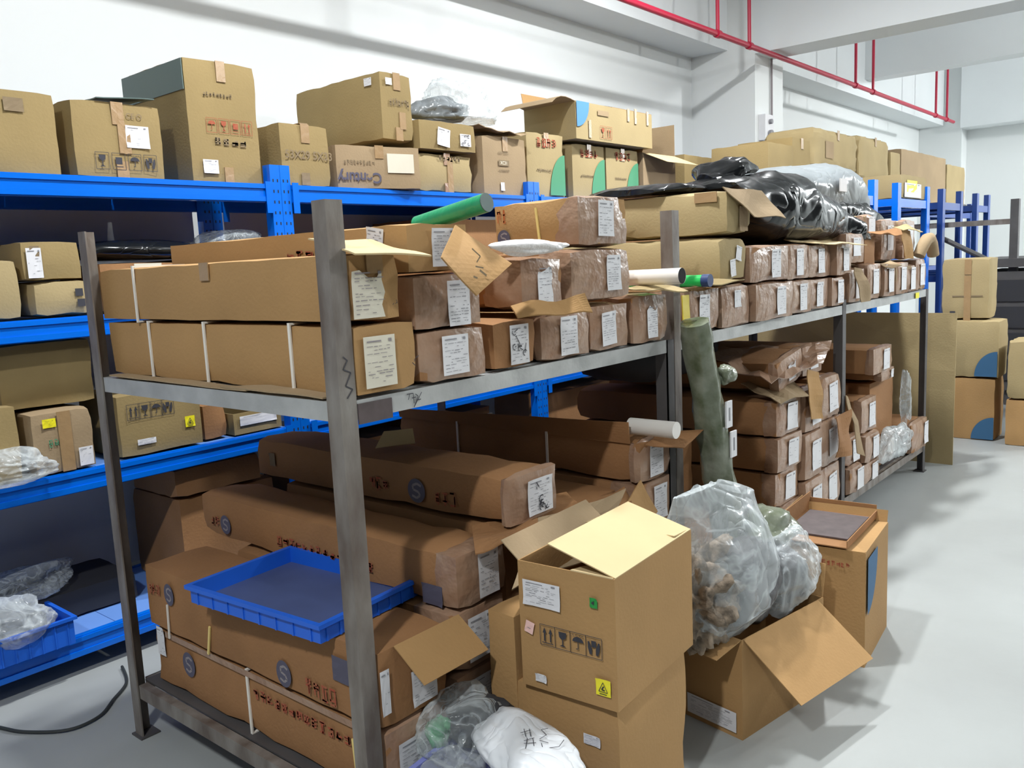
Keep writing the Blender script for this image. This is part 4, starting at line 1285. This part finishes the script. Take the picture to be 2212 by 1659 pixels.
# far bay lower
GF = 'cartons on the lower grey shelf, far bay'
for i, (x, z, w, h, lb) in enumerate(((3.47, LO, .24, .15, 'bottom left labelled carton of the far bay'), (3.47, .36, .24, .16, 'left labelled carton second from the bottom, far bay'), (3.72, LO, .28, .12, 'low carton beside the bottom left one, far bay'),
                                      (3.72, .50, .27, .2, 'carton with a raised white-labelled end in the far bay'), (3.72, .33, .27, .16, 'plastic-wrapped carton in the far bay'), (3.80, .84, .34, .15, 'upper dark carton with a white label against the large board'))):
    long_box(lb, x, z, w, h, 1.05, y=0, group=GF, wrap=.05, mat='kraft_brown', lab=lab(.6, .5, .11, min(.14, h*.8), dense=.15))
carton('wide plain brown carton side in the far bay', (4.01, .05, .40), (.46, .9, .36), mat='kraft_brown', tape='', group=GF, name='long_cardboard_carton')
long_box('small carton just below the upper dark one, far bay', 4.02, .77, .26, .065, 1.0, y=.02, group=GF, wrap=.05, lab=lab(.7, .5, .05, .05))
long_box('carton at the far end of the rack with a silver label', 4.62, LO, .38, .20, .9, y=-.02, group=GF, wrap=.05, lab=lab(.8, .5, .1, .15, dense=.15))
carton('low carton hidden in the far bay', (4.02, .05, LO), (.5, .9, .19), mat='kraft_brown', tape='', group=GF, name='long_cardboard_carton')
film_blob('clear_plastic_wrap', 'torn clear film dangling from the far bay cartons', 'film', (4.25, -.03, .36), (.22, .05, .09), 'milky_film', 81, .6, 6, sub=4)
film_blob('clear_plastic_wrap', 'thin torn film strip hanging by the plain brown carton', 'film', (4.52, -.01, .60), (.04, .03, .17), 'milky_film', 82, .6, 6, sub=4)

# flat cardboard board standing at the far end
t = sheet('large_cardboard_board', [(5.30, -.12, 0), (5.30, 2.0, 0), (5.32, 2.0, 1.10), (5.32, -.12, 1.085)], 'kraft_pale', None, crumple=.006, t=.008)
tag(t, 'large flat cardboard board standing behind the far end of the grey rack', 'cardboard')

# green wrapped roll leaning at the middle post
t = thing('olive_wrapped_roll', 'tall roll in olive-green film leaning on the middle grey post', 'roll', (0, 0, 0))
a, b = Vector((1.93, -.105, .0)), Vector((1.545, -.10, 1.335))
pts = [a.lerp(b, i/24) for i in range(25)]
mb = MB().tube(pts, .060, 32, r1=.052)
nv = []
for v in mb.v:
    p = Vector(v)
    n1 = noise.noise(Vector((p.x*16, p.y*16, p.z*7)))
    n2 = noise.noise(Vector((p.x*40, p.y*40, p.z*25)))
    ax = a.lerp(b, min(1, max(0, p.z/1.335)))
    q = (p-ax)
    nv.append(tuple(ax+q*(1+.34*(1-abs(n1)*2.5)*.5+n2*.14)))
mb.v = nv
link('wrapped_roll', mb, 'olive_wrap', t, smooth=True)
for i, zc in enumerate((.98, .86)):
    c = a.lerp(b, zc/1.335)
    link('paper_label', MB().box((c.x+.002, c.y-.070, zc-.05), (c.x+.050, c.y-.064, zc+.05)), 'paper', t)
    P = [rect(c.x+.026, zc, .012, .05)]
    q = flat('print', P, 'ink_grey', t, Matrix(((1, 0, 0, 0), (0, 0, -1, c.y-.0705), (0, 1, 0, 0), (0, 0, 0, 1))))
film_blob('film_knot', '', '', (1.69, -.15, 1.13), (.045, .03, .035), 'olive_wrap', 91, .5, 5, parent=t, sub=4)

# ------------------------------------------------------------------ cartons on the aisle floor
A0, B0, C0 = Vector((.355, -.195)), Vector((.41, -.48)), Vector((.85, -.45))
ang = math.degrees(math.atan2(C0.y-B0.y, C0.x-B0.x))
dE = ((C0-B0).length, (A0-B0).length, .345)
t = carton('big kraft carton with black handling symbols and open pale flap, topmost in the aisle', (.41, -.48, .462), dE, rz=ang, mat='kraft', flaps=[
    ('F', 13, .215, dict(mat='kraft_inner', skew=.02)), ('B', 140, .07, dict(mat='kraft_grey')), ('L', -10, .09, dict(mat='kraft_inner', a=.55)), ('R', 4, .10, dict(mat='kraft_inner'))], group='kraft cartons stacked in the aisle', decals=[
    ('label', 'L', .26, .77, .115, .068, dict(dense=.9)), ('pink', 'L', .115, .49, .027, .033, dict(rot=-14)), ('green', 'L', .80, .80, .022, .026, {}),
    ('icons', 'L', .55, .46, .185, .046, dict(k=['up', 'glass', 'umbrella', 'hands'], mat='ink')), ('yellow', 'L', .87, .17, .042, .044, dict(esd=1)), ('label', 'L', .22, .10, .035, .022, dict(dense=1))])
t = carton('second kraft carton beneath the open big one in the aisle', (.425, -.472, 0), (.40, .36, .457), rz=ang, mat='kraft', tape='', group='kraft cartons stacked in the aisle', dent=.006, decals=[('label', 'L', .78, .78, .05, .028, {})])
carton('narrow kraft carton edge standing behind the aisle stack', (.40, -.16, .24), (.35, .10, .40), mat='kraft', tape='', rz=0)

# open box with bags
dF = (.49, .24, .345)
t = carton('open kraft box with wide flaps in the aisle, holding stuffed plastic bags', (1.18, -.445, 0), dF, rz=-10, mat='kraft', flaps=[
    ('F', 222, .25, dict(mat='kraft', inset=.0, a=.02, b=.93, skew=.035)), ('L', 190, .13, dict(mat='kraft', inset=.004)), ('R', 100, .12, {}), ('B', 130, .15, {})], decals=[('label', 'L', .5, .16, .2, .07, dict(dense=1.2, rot=0)), ], dent=.006)
t = thing('stuffed_plastic_bag', 'tall clear plastic bag of brown and grey scraps standing in the open box', 'bag', (0, 0, 0))
film_blob('brown_scraps', '', '', (1.10, -.30, .50), (.17, .13, .16), 'scrap_brown', 101, .45, 9, sub=5, parent=t, ridge=False)
film_blob('grey_scraps', '', '', (1.34, -.37, .48), (.16, .11, .13), 'scrap_grey', 102, .3, 5, sub=5, parent=t)
loft_bag('film', [(1.20, -.34, .345, .12, .07, -.15), (1.23, -.36, .42, .23, .12, -.15), (1.23, -.35, .56, .23, .13, -.15), (1.23, -.34, .68, .23, .11, -.1), (1.19, -.34, .78, .22, .06, -.1), (1.08, -.35, .855, .12, .015, -.1)], 'milky_film', 5, .11, parent=t)
t = thing('stuffed_plastic_bag', 'smaller clear bag of grey foam beside the tall bag, over the open box edge', 'bag', (0, 0, 0))
film_blob('grey_scraps', '', '', (1.56, -.43, .44), (.10, .07, .09), 'scrap_grey', 103, .3, 5, sub=4, parent=t)
film_blob('film', '', '', (1.57, -.43, .46), (.15, .10, .14), 'milky_film', 104, .35, 5, sub=5, parent=t)

# third box with blue quarter circle
t = carton('kraft box with a blue corner print, filled with cardboard trays, furthest in the aisle', (1.90, -.60, 0), (.42, .33, .45), rz=6, mat='kraft', flaps=[('B', 100, .08, {}), ('F', -3, .12, {}), ('L', -2, .09, {}), ('R', 110, .05, {})], decals=[
    ('arc', 'F', .09/.42+.02, .70, .17, .22, dict(q='tl', mat='arc_blue')), ('glyphs', 'L', .60, .88, .16, .022, dict(n=9, mat='ink_red'))])
t = thing('cardboard_tray', 'flat dark-sided cardboard trays lying in the furthest aisle box', 'tray', (1.88, -.54, .462), 4)
mb = MB()
mb.box((0, 0, 0), (.46, .28, .004)).box((0, 0, .004), (.46, .004, .03)).box((0, .276, .004), (.46, .28, .075)).box((.456, .004, .004), (.46, .276, .05))
link('tray_body', mb, 'kraft_brown', t)
link('inner_liner', MB().box((.08, .02, .006), (.4, .26, .012)), 'weld', t)  # dark plate paints the shade inside the tray
film_blob('crumpled_wrap', 'black and olive crumpled wrapping beside the cardboard trays', 'wrapping', (1.66, -.33, .57), (.12, .09, .06), 'olive_wrap', 111, .5, 6, sub=4)

# ------------------------------------------------------------------ bags at the bottom front
t = thing('lilac_crate', 'lilac-blue plastic crate under the written white bag, bottom edge', 'crate', (.10, -.50, .0), 6)
tray(t, .22, .42, .335, mat='lilac_plastic', ribs=4)
t = thing('white_parcel_bag', 'white plastic bag with black handwriting in front of the rack', 'bag', (0, 0, 0))
film_blob('bag', '', '', (.245, -.33, .375), (.10, .22, .055), 'white_bag', 121, .22, 5, sub=5, rz=-18, parent=t, flat_z=-.05)
Mw = Matrix.Translation((.250, -.36, .432)) @ Matrix.Rotation(R(-52), 4, 'Z') @ Matrix.Rotation(R(14), 4, 'X')
P = []
sc = [((-.06, .02), (-.03, .03)), ((-.05, .035), (-.045, .005)), ((-.035, .035), (-.03, .005)), ((-.05, -.01), (-.02, .0)), ((-.04, 0), (-.045, -.04)), ((-.025, 0), (-.02, -.035)), ((-.05, -.02), (-.015, -.018)), ((.0, .03), (.02, .035)), ((.0, .03), (.015, .01)), ((.015, .01), (-.005, -.005)), ((-.005, -.01), (.02, -.02)), ((.0, -.02), (.005, -.045)), ((.01, -.04), (.05, -.035)), ((.05, -.035), (.065, -.01))]
for a_, b2 in sc:
    P.append(stroke((a_[0]*.85, a_[1]*.85), (b2[0]*.85, b2[1]*.85), .0018))
flat('handwriting', P, 'ink', t, Mw, .0)
t = thing('clear_bag_of_parts', 'clear bag with black and green contents behind the written bag', 'bag', (0, 0, 0))
film_blob('black_contents', '', '', (.31, -.10, .355), (.085, .085, .065), 'dark_cloth', 131, .4, 5, sub=5, parent=t)
film_blob('green_net', '', '', (.205, -.05, .36), (.03, .03, .045), 'green_net', 132, .5, 6, sub=4, parent=t)
film_blob('film', '', '', (.27, -.09, .35), (.13, .10, .10), 'clear_film', 133, .35, 5, sub=5, parent=t)
carton('small kraft carton hidden under the clear bags in front of the rack', (.12, -.20, 0), (.20, .17, .245), mat='kraft_brown', tape='')
film_blob('clear_plastic_bag', 'pale pinkish clear film at the very bottom beside the front post', 'bag', (.16, -.10, .285), (.11, .08, .045), 'milky_film', 141, .35, 5, sub=5, flat_z=-.035)

# cord on the floor
pts = []
ctrl = [(-.36, 1.9, .008), (-.29, 1.75, .008), (-.24, 1.62, .008), (-.14, 1.50, .008), (-.03, 1.50, .008), (.06, 1.58, .008), (.16, 1.68, .008), (.22, 1.85, .008)]
for i in range(len(ctrl)-1):
    p0 = Vector(ctrl[max(i-1, 0)]); p1 = Vector(ctrl[i]); p2 = Vector(ctrl[i+1]); p3 = Vector(ctrl[min(i+2, len(ctrl)-1)])
    for k in range(6):
        s = k/6
        pts.append(.5*((2*p1)+(p2-p0)*s+(2*p0-5*p1+4*p2-p3)*s*s+(3*p1-p0-3*p2+p3)*s**3))
tag(link('power_cord', MB().tube(pts, .006, 8), 'rubber', smooth=True), 'dark power cord curving over the floor at lower left', 'cord')

# ------------------------------------------------------------------ right background
carton('upper tall carton of the stack behind the cardboard board', (6.30, -.13, .965), (.30, .35, .48), mat='kraft_pale', tape='', group='cartons stacked at the aisle end', dent=.008, decals=[('tape', 'L', .55, .86, .05, .12), ('tape', 'L', .55, .3, .05, .4), ('band', 'L', .55, .38, .22, .01, dict(mat='ink_soft')), ('band', 'L', .25, .1, .04, .03, dict(mat='ink'))])
carton('middle carton with a blue arc in the aisle-end stack', (6.25, -.22, .50), (.35, .42, .455), mat='kraft_pale', tape='', group='cartons stacked at the aisle end', dent=.008, decals=[('arc', 'L', .78, .25, .16, .2, dict(mat='arc_blue'))])
carton('bottom carton with a blue arc in the aisle-end stack', (6.25, -.20, 0), (.35, .42, .495), mat='kraft', tape='', group='cartons stacked at the aisle end', decals=[('arc', 'L', .80, .2, .16, .18, dict(mat='arc_blue'))])
carton('carton at the right picture edge beside the blue-arc stack, upper', (6.15, -.62, .36), (.4, .33, .45), mat='kraft_pale', tape='F', group='cartons stacked at the aisle end', dent=.008)
carton('carton at the right picture edge beside the blue-arc stack, lower', (6.15, -.62, 0), (.4, .33, .355), mat='kraft', tape='', group='cartons stacked at the aisle end')

# blue cross racks, end-on
GX = 'blue racks standing end-on behind the grey rack'
for i, (x0, x1, lb) in enumerate(((5.42, 5.79, 'nearest end-on blue rack just behind the grey sack'), (6.40, 7.28, 'end-on blue rack with the yellow-labelled box on it'), (7.83, 8.53, 'third end-on blue rack with dark posts'), (9.24, 9.80, 'furthest end-on blue rack'), (9.95, 12.1, 'long blue rack hidden behind the end-on posts'))):
    t = thing('blue_cross_rack', lb, 'rack', (0, 0, 0), group=GX)
    y1 = 1.85
    y0 = .58 if i < 4 else 1.25
    bs = 'blue_steel' if i < 2 else 'blue_dark'  # farther racks get a darker blue that paints the shade on them
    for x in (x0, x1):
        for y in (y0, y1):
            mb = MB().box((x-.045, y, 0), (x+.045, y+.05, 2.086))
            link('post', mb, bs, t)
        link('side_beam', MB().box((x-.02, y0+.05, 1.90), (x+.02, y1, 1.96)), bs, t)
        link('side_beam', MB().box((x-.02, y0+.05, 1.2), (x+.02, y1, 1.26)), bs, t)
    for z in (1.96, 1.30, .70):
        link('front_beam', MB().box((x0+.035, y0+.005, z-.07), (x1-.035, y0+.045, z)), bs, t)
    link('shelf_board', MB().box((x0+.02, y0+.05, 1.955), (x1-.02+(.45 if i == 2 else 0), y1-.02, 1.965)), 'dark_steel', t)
GH = 'cartons on the end-on blue racks'
carton('small carton with a big yellow sticker on the end-on blue rack', (6.50, .60, 1.968), (.80, .42, .20), mat='kraft_pale', tape='', group=GH, decals=[('label', 'F', .42, .35, .5, .12, dict(dense=.05)), ('yellow', 'F', .38, .52, .30, .10, dict(plain=1))])
carton('large grey-brown carton high on the right of the end-on racks', (8.98, 1.3, 1.97), (1.9, .8, .66), mat='kraft_grey', tape='', group=GH)
carton('narrow pale carton behind the large grey-brown one', (10.95, 1.3, 1.97), (.95, .5, .60), mat='kraft_pale', tape='', group=GH)
link_ = carton('first tan carton left of the upper far group', (5.43, 1.3, 1.97), (.52, .5, .47), mat='kraft_tan', tape='', group=GH)
carton('second tan carton of the upper far group', (5.97, 1.32, 1.97), (.40, .5, .55), mat='kraft_tan', tape='F', group=GH)
carton('wide taped carton of the upper far group, irregular flaps', (6.42, 1.3, 2.27), (1.15, .5, .38), mat='kraft_pale', tape='F', group=GH, dent=.02, decals=[('band', 'F', .3, .5, .2, .15, dict(mat='kraft_grey'))])
carton('carton under the wide taped one in the far group', (6.42, 1.3, 1.97), (1.15, .5, .29), mat='kraft_tan', tape='', group=GH)
carton('pale upper far carton right of the wide taped one', (7.60, 1.3, 2.22), (.95, .5, .45), mat='kraft_pale', tape='F', group=GH, dent=.015)
carton('lower far carton with a small black triangle mark', (7.60, 1.27, 1.97), (.95, .5, .24), mat='kraft_tan', tape='', group=GH, decals=[('icons', 'F', .3, .55, .1, .08, dict(k=['glass'], mat='ink_soft'))])
carton('slim carton at the end of the far upper group', (8.60, 1.3, 1.97), (.34, .5, .60), mat='kraft_pale', tape='', group=GH)

# dark machine stand and stuff at the right edge
t = thing('dark_machine_frame', 'dark metal frame and table at the far right edge of the hall', 'frame', (8.0, 0, 0))
mb = MB()
mb.box((0, -.02, .0), (.08, .05, 1.95)).box((.5, -.6, 0), (.58, -.52, 1.8))
link('post', mb, 'dark_steel', t)
link('table_top', MB().box((-.1, -1.4, 1.32), (1.2, .35, 1.40)), 'dark_steel', t)
link('side_panel', MB().box((-.05, -1.3, .15), (1.1, .3, 1.28)), 'dark_steel', t)
for z in (.35, .6, .85, 1.1):
    link('drawer_front', MB().box((-.07, -1.28, z-.1), (-.052, .28, z+.1)), 'dark_cloth', t)
link('arm', MB().box((.02, .05, 1.72), (.05, 1.2, 1.77)), 'grey_steel', t)
link('brace', MB().tube([(.05, .25, 1.4), (.05, .7, 1.65)], .025, 8), 'dark_steel', t)
